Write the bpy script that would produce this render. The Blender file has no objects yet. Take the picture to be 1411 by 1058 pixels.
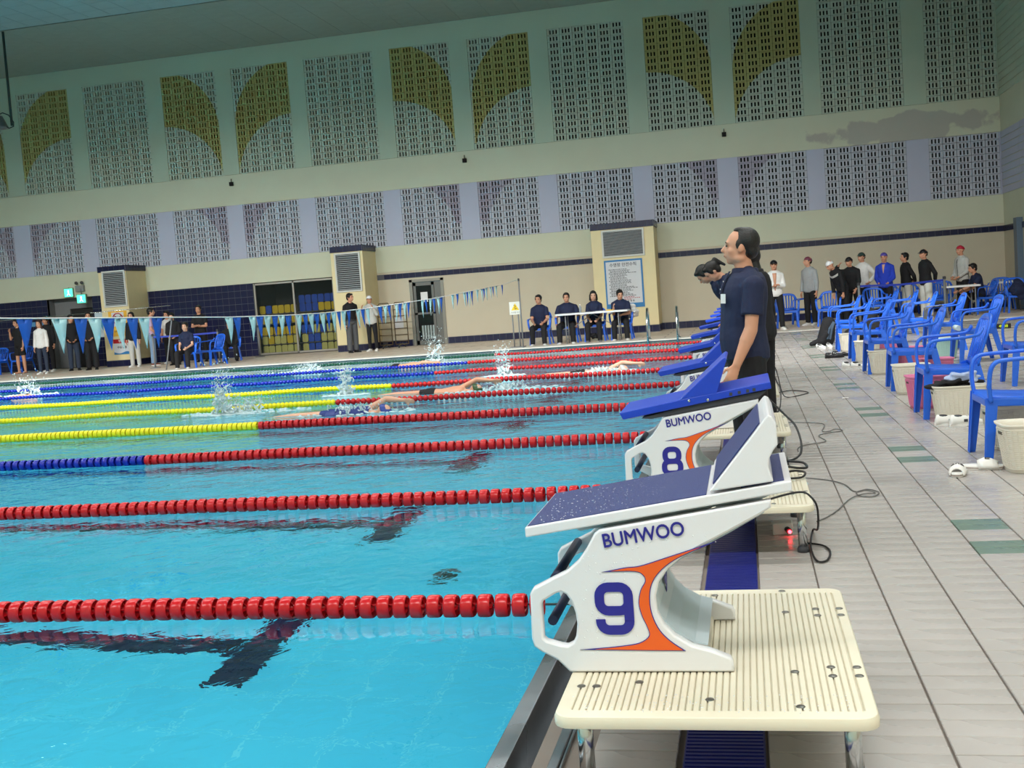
import bpy, bmesh, math, random
from mathutils import Vector, Matrix
PI = math.pi
random.seed(7)
SC = bpy.context.scene
COL = SC.collection

# ------------------------------------------------------------------ camera
def set_camera():
    f, yaw, pitch, roll = 1535.7, 0.2104, -0.0781, -0.0736
    fw = Vector((-math.sin(yaw)*math.cos(pitch), math.cos(yaw)*math.cos(pitch), math.sin(pitch)))
    rt = Vector((math.cos(yaw), math.sin(yaw), 0)); up = rt.cross(fw)
    c, s = math.cos(roll), math.sin(roll)
    r2 = c*rt + s*up; u2 = -s*rt + c*up
    cd = bpy.data.cameras.new('camera'); cam = bpy.data.objects.new('camera', cd); COL.objects.link(cam)
    cd.sensor_width = 36; cd.lens = f/1411*36; cd.clip_start = .05; cd.clip_end = 200
    m = Matrix.Identity(4)
    for i in range(3):
        m[i][0] = r2[i]; m[i][1] = u2[i]; m[i][2] = -fw[i]
    m.translation = Vector((5.598, -1.933, 1.286))
    cam.matrix_world = m
    SC.camera = cam
set_camera()

# ------------------------------------------------------------------ light and exposure
SC.view_settings.view_transform = 'Standard'; SC.view_settings.look = 'None'
SC.view_settings.exposure = 0.0; SC.view_settings.gamma = 1; SC.view_settings.use_curve_mapping = False
W = bpy.data.worlds.new('world'); SC.world = W; W.use_nodes = True
W.node_tree.nodes['Background'].inputs[0].default_value = (.75, 1.0, .98, 1)
W.node_tree.nodes['Background'].inputs[1].default_value = .12

def area(x, y, z, sx, sy, power, col, rx=0.0):  # makes the hall lamps and the added fill lamps alike
    l = bpy.data.lights.new('hall_or_fill_lamp', 'AREA'); l.shape = 'RECTANGLE'; l.size = sx; l.size_y = sy
    l.energy = power; l.color = col
    o = bpy.data.objects.new('hall_or_fill_lamp', l); COL.objects.link(o); o.location = (x, y, z); o.rotation_euler = (rx, 0, 0)
    return o
NEU = (1.0, .985, .94)
for x in (-14, -7, 0, 7):                      # rows of down-facing hall lamps, hung at 7.3 m
    area(x, 12.5, 7.3, 5.0, 1.4, 300, NEU)
    area(x, 5.0, 7.3, 5.0, 1.2, 255, NEU)
for x in (-10, -3, 4, 10):
    area(x, -2.5, 7.3, 4.0, .8, 370, NEU)
for x in (-15, -9, -3, 3, 9):                  # added fill lamps tilted to brighten the far side, narrowed by spread
    f_ = area(x, 13.0, 7.3, 2.4, .7, {9: 190, 3: 270, -3: 320}.get(x, 390), NEU, math.radians(45)); f_.data.spread = math.radians(95)

for x in (-13, -5, 4):                         # added up-facing fill that brightens ceiling and upper wall
    area(x, 17.0, 7.4, 5.0, 4.0, 75, (.88, 1.0, .9), PI)

# ------------------------------------------------------------------ materials
MATS = {}
def srgb(c):
    return tuple((v/12.92 if v <= .04045 else ((v+.055)/1.055)**2.4) for v in c)
def rgb(r, g, b):
    return srgb((r/255, g/255, b/255))
def mat(name, col, rough=.5, metal=0.0, noise=.06, scale=12.0, bump=0.0, bscale=60.0, spec=.5, coat=0.0, emit=None, trans=0.0, ior=1.45, alpha=1.0, rvar=0.0):
    if name in MATS: return MATS[name]
    m = bpy.data.materials.new(name); m.use_nodes = True; nt = m.node_tree; b = nt.nodes['Principled BSDF']
    tc = nt.nodes.new('ShaderNodeTexCoord')
    if noise > 0:
        n = nt.nodes.new('ShaderNodeTexNoise'); n.inputs['Scale'].default_value = scale; n.inputs['Detail'].default_value = 4
        nt.links.new(tc.outputs['Object'], n.inputs['Vector'])
        mx = nt.nodes.new('ShaderNodeMix'); mx.data_type = 'RGBA'
        mx.inputs[6].default_value = (*[max(0, c*(1-noise)) for c in col], 1)
        mx.inputs[7].default_value = (*[min(1, c*(1+noise)) for c in col], 1)
        nt.links.new(n.outputs[0], mx.inputs[0]); nt.links.new(mx.outputs[2], b.inputs['Base Color'])
    else:
        b.inputs['Base Color'].default_value = (*col, 1)
    b.inputs['Roughness'].default_value = rough; b.inputs['Metallic'].default_value = metal
    b.inputs['Specular IOR Level'].default_value = spec; b.inputs['Coat Weight'].default_value = coat
    b.inputs['IOR'].default_value = ior; b.inputs['Transmission Weight'].default_value = trans; b.inputs['Alpha'].default_value = alpha
    if rvar > 0:
        n3 = nt.nodes.new('ShaderNodeTexNoise'); n3.inputs['Scale'].default_value = 2.2; n3.inputs['Detail'].default_value = 5
        nt.links.new(tc.outputs['Object'], n3.inputs['Vector'])
        mr = nt.nodes.new('ShaderNodeMapRange'); mr.inputs[1].default_value = .35; mr.inputs[2].default_value = .65
        mr.inputs[3].default_value = max(.03, rough-rvar); mr.inputs[4].default_value = rough+rvar
        nt.links.new(n3.outputs[0], mr.inputs[0]); nt.links.new(mr.outputs[0], b.inputs['Roughness'])
    if bump > 0:
        n2 = nt.nodes.new('ShaderNodeTexNoise'); n2.inputs['Scale'].default_value = bscale; n2.inputs['Detail'].default_value = 3
        nt.links.new(tc.outputs['Object'], n2.inputs['Vector'])
        bp = nt.nodes.new('ShaderNodeBump'); bp.inputs['Strength'].default_value = bump; bp.inputs['Distance'].default_value = .01
        nt.links.new(n2.outputs[0], bp.inputs['Height']); nt.links.new(bp.outputs[0], b.inputs['Normal'])
    if emit:
        b.inputs['Emission Color'].default_value = (*emit[0], 1); b.inputs['Emission Strength'].default_value = emit[1]
    MATS[name] = m
    return m

# ------------------------------------------------------------------ mesh helpers
class MB:
    def __init__(s): s.v = []; s.f = []; s.sm = []
    def add(s, vs, fs, smooth=False):
        o = len(s.v); s.v += [tuple(p) for p in vs]; s.f += [tuple(i+o for i in f) for f in fs]; s.sm += [smooth]*len(fs)
    def box(s, x0, x1, y0, y1, z0, z1):
        vs = [(x, y, z) for x in (x0, x1) for y in (y0, y1) for z in (z0, z1)]
        s.add(vs, [(0,1,3,2), (4,6,7,5), (0,4,5,1), (2,3,7,6), (0,2,6,4), (1,5,7,3)])
    def cbox(s, c, size, m=None):
        hx, hy, hz = size[0]/2, size[1]/2, size[2]/2
        vs = [Vector((x, y, z)) for x in (-hx, hx) for y in (-hy, hy) for z in (-hz, hz)]
        if m: vs = [m @ p for p in vs]
        vs = [p+Vector(c) for p in vs]
        s.add(vs, [(0,1,3,2), (4,6,7,5), (0,4,5,1), (2,3,7,6), (0,2,6,4), (1,5,7,3)])
    def chbox(s, x0, x1, y0, y1, z0, z1, b=.003, top=True):     # tile: box with chamfered top
        vs = [(x0,y0,z0),(x1,y0,z0),(x1,y1,z0),(x0,y1,z0),(x0,y0,z1-b),(x1,y0,z1-b),(x1,y1,z1-b),(x0,y1,z1-b),
              (x0+b,y0+b,z1),(x1-b,y0+b,z1),(x1-b,y1-b,z1),(x0+b,y1-b,z1)]
        s.add(vs, [(0,1,5,4),(1,2,6,5),(2,3,7,6),(3,0,4,7),(4,5,9,8),(5,6,10,9),(6,7,11,10),(7,4,8,11),(8,9,10,11)])
    def rings(s, rs, caps=(True, True), smooth=True, closed=True):
        n = len(rs[0]); vs = [p for r in rs for p in r]; fs = []
        for i in range(len(rs)-1):
            for j in range(n if closed else n-1):
                a = i*n+j; b = i*n+(j+1) % n
                fs.append((a, b, b+n, a+n))
        s.add(vs, fs, smooth)
        if caps[0]: s.add(rs[0][::-1], [tuple(range(n))], False)
        if caps[1]: s.add(rs[-1], [tuple(range(n))], False)
    def tube(s, pts, r, seg=8, caps=(True, True), closed=False):
        pts = [Vector(p) for p in pts]; n = len(pts); rs = []
        rr = r if isinstance(r, (list, tuple)) else [r]*n
        up = None
        for i, p in enumerate(pts):
            if closed: t = (pts[(i+1) % n]-pts[i-1])
            else: t = (pts[min(i+1, n-1)]-pts[max(i-1, 0)])
            t.normalize()
            if up is None:
                up = Vector((0, 0, 1)) if abs(t.z) < .9 else Vector((0, 1, 0))
            u = (up - t*up.dot(t)).normalized(); w = t.cross(u); up = u
            rs.append([p + (u*math.cos(2*PI*k/seg)+w*math.sin(2*PI*k/seg))*rr[i] for k in range(seg)])
        if closed: rs.append(rs[0]); caps = (False, False)
        s.rings(rs, caps)
    def sweep(s, pts, w, t, side, closed=False, smooth=False):   # rectangular section w (along side) x t
        pts = [Vector(p) for p in pts]; n = len(pts); rs = []
        ws = w if isinstance(w, (list, tuple)) else [w]*n
        ts = t if isinstance(t, (list, tuple)) else [t]*n
        for i, p in enumerate(pts):
            tg = (pts[(i+1) % n]-pts[i-1]) if closed else (pts[min(i+1, n-1)]-pts[max(i-1, 0)])
            tg.normalize(); sd = Vector(side); sd = (sd - tg*sd.dot(tg)).normalized(); nn = tg.cross(sd)
            a, b = sd*ws[i]/2, nn*ts[i]/2; k = .62
            rs.append([p-a*k-b, p+a*k-b, p+a-b*k, p+a+b*k, p+a*k+b, p-a*k+b, p-a+b*k, p-a-b*k])
        if closed: rs.append(rs[0])
        s.rings(rs, (not closed, not closed), smooth)
    def lathe(s, prof, seg=16, c=(0, 0, 0), axis='z', caps=(False, False)):
        rs = []
        for r, h in prof:
            ring = []
            for k in range(seg):
                a = 2*PI*k/seg; x, y = r*math.cos(a), r*math.sin(a)
                p = (x, y, h) if axis == 'z' else ((h, x, y) if axis == 'x' else (y, h, x))
                ring.append((p[0]+c[0], p[1]+c[1], p[2]+c[2]))
            rs.append(ring)
        s.rings(rs, caps)
    def ell(s, c, r, m=None, seg=12, nr=8):
        rs = []
        for i in range(nr+1):
            th = -PI/2 + PI*i/nr
            th = max(-PI/2+.02, min(PI/2-.02, th)); ring = []
            for k in range(seg):
                a = 2*PI*k/seg
                p = Vector((r[0]*math.cos(th)*math.cos(a), r[1]*math.cos(th)*math.sin(a), r[2]*math.sin(th)))
                if m: p = m @ p
                ring.append(p+Vector(c))
            rs.append(ring)
        s.rings(rs)
    def prism(s, poly, y0, y1):       # poly of (x, z), extruded along y
        n = len(poly); a = [(x, y0, z) for x, z in poly]; b = [(x, y1, z) for x, z in poly]
        s.rings([a, b], (True, True), False)
    def mesh(s, name, off=None, fix=True):
        me = bpy.data.meshes.new(name)
        vs = s.v if off is None else [(p[0]-off[0], p[1]-off[1], p[2]-off[2]) for p in s.v]
        me.from_pydata([tuple(p) for p in vs], [], s.f)
        me.polygons.foreach_set('use_smooth', s.sm)
        if fix:
            bm = bmesh.new(); bm.from_mesh(me)
            bmesh.ops.remove_doubles(bm, verts=bm.verts, dist=1e-6)
            bmesh.ops.recalc_face_normals(bm, faces=bm.faces); bm.to_mesh(me); bm.free()
        me.update()
        return me
    def build(s, name, m, parent=None, off=None, bevel=0, kind=None, fix=True, loc=None, sub=0):
        me = s.mesh(name, off, fix)
        if m: me.materials.append(m)
        o = link(name, me, parent, loc)
        if bevel:
            b = o.modifiers.new('bevel', 'BEVEL'); b.width = bevel; b.segments = 2; b.limit_method = 'ANGLE'; b.angle_limit = .7
        if sub:
            b = o.modifiers.new('sub', 'SUBSURF'); b.levels = sub; b.render_levels = sub
        if kind: o['kind'] = kind
        return o
def link(name, me, parent=None, loc=None):
    o = bpy.data.objects.new(name, me); COL.objects.link(o)
    if parent: o.parent = parent
    if loc: o.location = loc
    return o
def empty(name, loc=(0, 0, 0), rz=0.0):
    o = bpy.data.objects.new(name, None); COL.objects.link(o); o.location = loc; o.rotation_euler = (0, 0, rz); o.empty_display_size = .1
    return o
def tag(o, label=None, cat=None, group=None, kind=None):
    if label: o['label'] = label
    if cat: o['category'] = cat
    if group: o['group'] = group
    if kind: o['kind'] = kind
    return o
CHILD = {}
def tree_copy(o, loc=None, rz=None, label=None):
    kids = {}
    for c in COL.objects:
        if c.parent: kids.setdefault(c.parent, []).append(c)
    def rec(s, par):
        c = s.copy(); COL.objects.link(c); c.parent = par
        for k in kids.get(s, []): rec(k, c)
        return c
    c = rec(o, None)
    if loc is not None: c.location = loc
    if rz is not None: c.rotation_euler = (0, 0, rz)
    if label: c['label'] = label
    return c
def text_mesh(txt, size, depth=.002, offset=0.0, align='CENTER'):
    cu = bpy.data.curves.new('txt', 'FONT'); cu.body = txt; cu.size = size; cu.extrude = depth; cu.offset = offset
    cu.align_x = align; cu.align_y = 'CENTER'; cu.resolution_u = 4
    o = bpy.data.objects.new('txt', cu); COL.objects.link(o)
    dg = bpy.context.evaluated_depsgraph_get(); me = bpy.data.meshes.new_from_object(o.evaluated_get(dg))
    bpy.data.objects.remove(o); bpy.data.curves.remove(cu)
    return me
def curve_plate(polys, depth, bevel=0.0, offset=0.0):
    """filled 2D outline (with holes) extruded; comes back in the XZ plane, thickness along Y"""
    cu = bpy.data.curves.new('plate', 'CURVE'); cu.dimensions = '2D'; cu.fill_mode = 'BOTH'; cu.extrude = depth/2-bevel; cu.bevel_depth = bevel; cu.bevel_resolution = 1; cu.offset = -bevel+offset
    for poly in polys:
        sp = cu.splines.new('POLY'); sp.points.add(len(poly)-1); sp.use_cyclic_u = True
        for i, (x, y) in enumerate(poly): sp.points[i].co = (x, y, 0, 1)
    o = bpy.data.objects.new('plate', cu); COL.objects.link(o)
    dg = bpy.context.evaluated_depsgraph_get(); me = bpy.data.meshes.new_from_object(o.evaluated_get(dg))
    bpy.data.objects.remove(o); bpy.data.curves.remove(cu)
    me.transform(Matrix.Rotation(PI/2, 4, 'X'))
    return me
def smooth_poly(pts, n=4, keep=()):
    """Catmull-Rom through pts (closed); indices in keep stay sharp"""
    out = []; N = len(pts)
    for i in range(N):
        p0, p1, p2, p3 = pts[i-1], pts[i], pts[(i+1) % N], pts[(i+2) % N]
        if i in keep: p0 = p1
        if (i+1) % N in keep: p3 = p2
        if i in keep and (i+1) % N in keep: out.append(p1); continue
        for k in range(n):
            t = k/n
            out.append(tuple(.5*((2*b)+(-a+c)*t+(2*a-5*b+4*c-d)*t*t+(-a+3*b-3*c+d)*t**3) for a, b, c, d in zip(p0, p1, p2, p3)))
    return out
def rounded_rect(x0, x1, y0, y1, r, n=5):
    out = []
    for cx, cy, a0 in ((x1-r, y1-r, 0), (x0+r, y1-r, PI/2), (x0+r, y0+r, PI), (x1-r, y0+r, 1.5*PI)):
        for k in range(n+1):
            a = a0+PI/2*k/n; out.append((cx+r*math.cos(a), cy+r*math.sin(a)))
    return out
# ------------------------------------------------------------------ setting materials
CREAM = mat('cream_paint', rgb(206, 207, 184), .75, noise=.04, scale=1.5)
TAN = mat('tan_tile', rgb(196, 186, 164), .5, noise=.05, scale=2)
NAVY = mat('navy_tile', rgb(22, 26, 62), .22, noise=.25, scale=4)
DARK = mat('dark_void', rgb(30, 30, 32), .9)
LILAC = mat('lilac_paint', rgb(186, 188, 208), .8, noise=.04, scale=1.2)
PALE = mat('pale_green_paint', rgb(188, 200, 180), .8, noise=.05, scale=1.0)
YELLOW_WALL = mat('yellow_pillar_tile', rgb(224, 208, 162), .5, noise=.05, scale=3)
SOFFIT = mat('grey_soffit', rgb(150, 160, 148), .85, noise=.08, scale=3)
CEIL = mat('teal_ceiling', rgb(156, 178, 178), .7, noise=.05, scale=2)
STEEL = mat('brushed_steel', rgb(150, 155, 160), .3, 1.0, noise=.12, scale=9, rvar=.1)
CHROME = mat('chrome', rgb(205, 208, 210), .16, 1.0, noise=.03)
GREYP = mat('grey_paint', rgb(120, 122, 125), .5, noise=.05)
WHITE = mat('white_plastic', rgb(238, 238, 240), .35, noise=.02)

YW = 31.0
struct = lambda o: tag(o, kind='structure')

# vent block material: lilac / pale blocks with the painted yellow and purple bands of the wall mural
def block_mat():
    m = bpy.data.materials.new('painted_vent_blocks'); m.use_nodes = True; nt = m.node_tree; b = nt.nodes['Principled BSDF']
    L = nt.links; g = nt.nodes.new('ShaderNodeNewGeometry'); sp = nt.nodes.new('ShaderNodeSeparateXYZ'); L.new(g.outputs['Position'], sp.inputs[0])
    def M(op, a, b_=None, c=None):
        n = nt.nodes.new('ShaderNodeMath'); n.operation = op
        for i, v in enumerate((a, b_, c)):
            if v is None: continue
            if isinstance(v, (int, float)): n.inputs[i].default_value = v
            else: L.new(v, n.inputs[i])
        return n.outputs[0]
    X, Z = sp.outputs[0], sp.outputs[2]
    # the mural repeats every 7.63 m; u runs 0..7.63 from the left edge of the "falling" panel, v mirrors it
    u = M('MODULO', M('ADD', X, -3.16+7.63*5), 7.63)
    um = M('SUBTRACT', 4.36, u)
    u2 = M('MINIMUM', M('ADD', u, 0), M('ADD', M('ABSOLUTE', um), 0))
    left = M('LESS_THAN', u, 2.2)
    right = M('MULTIPLY', M('GREATER_THAN', u, 2.2), M('LESS_THAN', u, 4.4))
    ue = M('ADD', M('MULTIPLY', left, u), M('MULTIPLY', right, um))
    on = M('MULTIPLY', M('ADD', left, right), M('LESS_THAN', X, 9.0))
    def dist(cx, cz):
        return M('SQRT', M('ADD', M('POWER', M('SUBTRACT', ue, cx), 2), M('POWER', M('SUBTRACT', Z, cz), 2)))
    zc = M('MAXIMUM', Z, 7.2)
    dO = M('SQRT', M('ADD', M('POWER', ue, 2), M('POWER', M('SUBTRACT', zc, 7.2), 2)))
    yel = M('MULTIPLY', M('LESS_THAN', dO, 1.9), M('GREATER_THAN', dist(0, 5.5), 1.92))
    up = M('GREATER_THAN', Z, 5.5)
    yel = M('MULTIPLY', M('MULTIPLY', yel, up), on)
    pur = M('MULTIPLY', M('MULTIPLY', M('GREATER_THAN', dist(0, 3.25), 1.72), M('GREATER_THAN', Z, 3.6)), M('SUBTRACT', 1, up))
    pur = M('MULTIPLY', M('MULTIPLY', pur, on), .55)
    mp = nt.nodes.new('ShaderNodeMapping'); L.new(g.outputs['Position'], mp.inputs[0])
    n = nt.nodes.new('ShaderNodeTexNoise'); n.inputs['Scale'].default_value = 3; n.inputs['Detail'].default_value = 5; L.new(mp.outputs[0], n.inputs['Vector'])
    def mix(f, a, b_):
        x = nt.nodes.new('ShaderNodeMix'); x.data_type = 'RGBA'
        if isinstance(f, (int, float)): x.inputs[0].default_value = f
        else: L.new(f, x.inputs[0])
        for i, v in ((6, a), (7, b_)):
            if isinstance(v, tuple): x.inputs[i].default_value = (*v, 1)
            else: L.new(v, x.inputs[i])
        return x.outputs[2]
    base = mix(up, rgb(196, 199, 212), rgb(196, 206, 190))
    c = mix(yel, base, rgb(182, 174, 106)); c = mix(pur, c, rgb(150, 132, 160))
    c = mix(M('MULTIPLY', n.outputs[0], .25), c, rgb(120, 120, 120))
    L.new(c, b.inputs['Base Color']); b.inputs['Roughness'].default_value = .85
    return m
BLOCK = block_mat()

def stained_cream():
    # cream paint with a faded lilac repair patch near the right corner
    m = mat('cream_paint_repaired', rgb(206, 207, 184), .75, noise=.04, scale=1.5); nt = m.node_tree; L = nt.links; b = nt.nodes['Principled BSDF']
    src = b.inputs['Base Color'].links[0].from_socket
    tc = nt.nodes.new('ShaderNodeTexCoord'); n = nt.nodes.new('ShaderNodeTexNoise'); n.inputs['Scale'].default_value = 1.6; n.inputs['Detail'].default_value = 6; L.new(tc.outputs['Object'], n.inputs['Vector'])
    sp = nt.nodes.new('ShaderNodeSeparateXYZ'); L.new(tc.outputs['Object'], sp.inputs[0])
    def M(op, a, b_):
        q = nt.nodes.new('ShaderNodeMath'); q.operation = op
        for i, v in enumerate((a, b_)):
            if isinstance(v, (int, float)): q.inputs[i].default_value = v
            else: L.new(v, q.inputs[i])
        return q.outputs[0]
    ex = M('POWER', M('DIVIDE', M('SUBTRACT', sp.outputs[0], 10.2), 2.3), 2); ez = M('POWER', M('DIVIDE', M('SUBTRACT', sp.outputs[2], 5.12), .42), 2)
    d = M('SUBTRACT', M('ADD', ex, ez), M('MULTIPLY', M('SUBTRACT', n.outputs[0], .5), 3.0))
    mr = nt.nodes.new('ShaderNodeMapRange'); L.new(d, mr.inputs[0]); mr.inputs[1].default_value = .85; mr.inputs[2].default_value = 1.05; mr.inputs[3].default_value = .75; mr.inputs[4].default_value = 0
    x = nt.nodes.new('ShaderNodeMix'); x.data_type = 'RGBA'; L.new(mr.outputs[0], x.inputs[0]); L.new(src, x.inputs[6]); x.inputs[7].default_value = (*rgb(172, 166, 162), 1)
    L.new(x.outputs[2], b.inputs['Base Color']); return m

# ---- far wall
wf = MB()
HW0 = -22.0; XR = 12.66
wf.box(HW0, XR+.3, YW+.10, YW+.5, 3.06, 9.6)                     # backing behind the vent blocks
BACK = mat('vent_slot_shade', rgb(9, 9, 9), .9)  # near-black colour stands in for the shade deep in the slots
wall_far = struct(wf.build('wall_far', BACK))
ups = [(-19.7,-17.82,5),(-17.2,-15.35,5),(-14.8,-12.6,6),(-12.05,-10.19,5),(-9.65,-7.77,5),(-7.23,-5.02,6),(-4.47,-2.62,5),(-2.05,-.2,5),(.37,2.6,6),(3.17,5.03,5),(5.62,7.52,5),(8.0,10.2,6),(10.79,12.62,5)]
pu = MB(); pl = MB(); xs = HW0
for a, b, n in ups + [(XR, XR, 0)]:
    pu.box(xs, a, YW, YW+.1, 5.73, 8.98); pl.box(xs, a, YW, YW+.1, 3.09, 4.78); xs = b
pu.box(HW0, XR, YW, YW+.1, 8.98, 9.6)
pu.build('upper_pilaster_paint', PALE, wall_far); pl.build('lower_pilaster_paint', LILAC, wall_far)
mbnd = MB(); mbnd.box(HW0, XR, YW-.015, YW+.1, 4.78, 5.73); mbnd.build('middle_band', stained_cream(), wall_far, bevel=.01)
# faded patch of old paint on the middle band, flat print
lb = MB(); lb.box(HW0, XR, YW-.015, YW+.1, 2.30, 3.09); lb.build('cream_band', CREAM, wall_far, bevel=.01)
tn = MB()
for a, b, z in ((-5.45, -4.42, .2), (-3.33, XR, .2)):
    tn.box(a, b, YW, YW+.1, z, 2.30)
tn.box(-4.42, -3.33, YW, YW+.1, 2.02, 2.30)
tn.build('tan_wall_face', TAN, wall_far)
bk = MB(); bk.box(-3.33, XR+.3, YW+.1, YW+.5, 0, 3.06); bk.box(-6.85, -4.42, YW+.1, YW+.5, 0, 3.06); bk.box(-15.2, -9.52, YW+.1, YW+.5, 0, 3.06); bk.box(HW0, -16.9, YW+.1, YW+.5, 0, 3.06)
bk.box(-16.9, -15.2, YW+.1, YW+.5, 2.31, 3.06); bk.box(-9.52, -6.85, YW+.1, YW+.5, 2.3, 3.06); bk.box(-4.42, -3.33, YW+.1, YW+.5, 2.02, 3.06)
bk.build('masonry', GREYP, wall_far)

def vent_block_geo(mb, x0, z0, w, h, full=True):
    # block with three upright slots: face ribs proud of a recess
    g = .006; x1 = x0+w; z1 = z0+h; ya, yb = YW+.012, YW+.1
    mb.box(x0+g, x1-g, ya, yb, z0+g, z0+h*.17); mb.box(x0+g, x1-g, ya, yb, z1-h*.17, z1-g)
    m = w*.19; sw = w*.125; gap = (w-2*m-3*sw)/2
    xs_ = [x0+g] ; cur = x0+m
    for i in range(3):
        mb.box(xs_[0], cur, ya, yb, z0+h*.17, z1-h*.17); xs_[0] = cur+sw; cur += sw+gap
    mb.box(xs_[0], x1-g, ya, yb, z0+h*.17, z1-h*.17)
UPH = (8.98-5.73)/17; LOH = (4.78-3.09)/9
proto = {}
rest = MB(); cnt = 0
order = sorted([(a, b, n, lvl) for a, b, n in ups for lvl in (0, 1)], key=lambda t: abs((t[0]+t[1])/2-5.6)+(.3 if t[3] else 0))
for a, b, n, lvl in order:
    rows = 17 if lvl else 9; h = UPH if lvl else LOH; zb = 5.73 if lvl else 3.09; w = (b-a)/n
    if cnt + rows*n <= 300:
        key = (round(w, 3), lvl)
        if key not in proto:
            mb = MB(); vent_block_geo(mb, 0, 0, w, h); proto[key] = mb.mesh('vent_block', (0, YW, 0), fix=False); proto[key].materials.append(BLOCK)
        for i in range(n):
            for j in range(rows):
                link('vent_block', proto[key], wall_far, (a+i*w, YW, zb+j*h)); cnt += 1
    else:
        for i in range(n):
            for j in range(rows): vent_block_geo(rest, a+i*w, zb+j*h, w, h)
rest.build('vent_block_field', BLOCK, wall_far, kind='stuff', fix=False)

# navy tile field, base and band on the far wall
def navy_field(x0, x1, z0, z1, s, parent, holder=None, nm='tile', proud=.012, y=YW, cap=10**9):
    nx = max(1, round((x1-x0)/s)); nz = max(1, round((z1-z0)/s)); w = (x1-x0)/nx; h = (z1-z0)/nz
    mb = MB(); mb.cbox((0, 0, 0), (w-.012, .02, h-.012)); me = mb.mesh('tile', fix=False); me.materials.append(NAVY)
    for i in range(nx):
        for j in range(nz):
            link('tile', me, parent, (x0+(i+.5)*w, y-.008, z0+(j+.5)*h))
GROUT = mat('navy_grout', rgb(96, 98, 108), .8)
gb = MB(); gb.box(HW0, -16.85, YW-.008, YW+.1, 0, 2.3); gb.box(-15.2, -9.55, YW-.008, YW+.1, 0, 2.3); gb.box(-6.82, -6.3, YW-.008, YW+.1, 0, 2.3)
navy_wall = struct(gb.build('wall_far_navy', GROUT))
navy_field(-19.2, -16.85, 0, 2.3, .2, navy_wall); navy_field(-15.2, -14.1, 0, 2.3, .2, navy_wall); navy_field(-13.17, -9.55, 0, 2.3, .209, navy_wall); 
navy_far = MB()
for i in range(14):
    for j in range(11): navy_far.cbox((-19.3-i*.2, YW-.008, .1+j*.209), (.188, .02, .197))
navy_far.build('far_tile_field', NAVY, navy_wall, kind='stuff', fix=False)
t1 = MB(); t1.box(-5.44, XR, YW-.004, YW+.05, 2.08, 2.24); trim_1 = struct(t1.build('trim_1', GROUT)); navy_field(-5.2, XR, 2.085, 2.235, .2, trim_1)
for o in [c for c in COL.objects if c.parent == trim_1]: pass
t2 = MB(); t2.box(-5.44, -4.42, YW-.004, YW+.05, 0, .2); t2.box(-3.33, XR, YW-.004, YW+.05, 0, .2)
base_far = struct(t2.build('baseboard_far', GROUT))
navy_field(-5.25, -4.45, .005, .195, .2, base_far); navy_field(-3.3, XR, .005, .195, .2, base_far)
# ---- storage window with glass (left of the middle pillar)
ALU = mat('aluminium_frame', rgb(150, 146, 138), .4, .7, noise=.05)
GLASS = mat('clear_glass', (.03, .04, .04), .05, 0, noise=0, alpha=.22, spec=.5)
rm = MB()
rm.box(-9.52, -6.85, YW+1.6, YW+1.7, 0, 2.4); rm.box(-9.62, -9.52, YW+.1, YW+1.7, 0, 2.4); rm.box(-6.85, -6.75, YW+.1, YW+1.7, 0, 2.4); rm.box(-9.52, -6.85, YW+.1, YW+1.7, 2.3, 2.4); rm.box(-9.52, -6.85, YW, YW+1.7, -.1, 0.01)
struct(rm.build('wall_storage_recess', mat('storage_wall', rgb(62, 62, 60), .8)))
wn = MB()
for x in (-9.5, -8.2, -6.87): wn.box(x-.03, x+.03, YW-.02, YW+.05, 0.02, 2.28)
for z in (.05, 2.25): wn.box(-9.5, -6.87, YW-.02, YW+.05, z-.03, z+.03)
win1 = struct(wn.build('window_1', ALU, bevel=.004))
for a, b in ((-9.47, -8.23), (-8.17, -6.9)):
    g = MB(); g.box(a, b, YW+.01, YW+.02, .08, 2.22); g.build('pane', GLASS, win1)
# ---- corridor opening on the left
CORR = mat('corridor_wall', rgb(120, 122, 124), .7)
cr = MB(); cr.box(-17.0, -16.85, YW, YW+2.5, 0, 2.5); cr.box(-15.25, -15.1, YW+.1, YW+2.5, 0, 2.5); cr.box(-16.85, -15.25, YW+.4, YW+.5, 1.95, 2.4); cr.box(-16.85, -16.3, YW+.4, YW+.5, 0, 1.95); cr.box(-16.9, -15.2, YW+.1, YW+2.5, 2.31, 2.4)
cr.box(-17, -15.1, YW+2.4, YW+2.5, 0, 2.5); cr.box(-16.9, -15.2, YW, YW+2.5, -.1, 0)
struct(cr.build('wall_corridor', CORR))
d2 = MB(); d2.box(-16.27, -15.3, YW+.44, YW+.48, 0, 1.93); door_2 = struct(d2.build('door_2', mat('dark_door', rgb(34, 33, 36), .4)))
d = MB(); d.tube([(-15.45, YW+.42, .95), (-15.45, YW+.38, .95), (-15.45, YW+.38, 1.15), (-15.45, YW+.42, 1.15)], .012); d.build('door_handle', CHROME, door_2)
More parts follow.
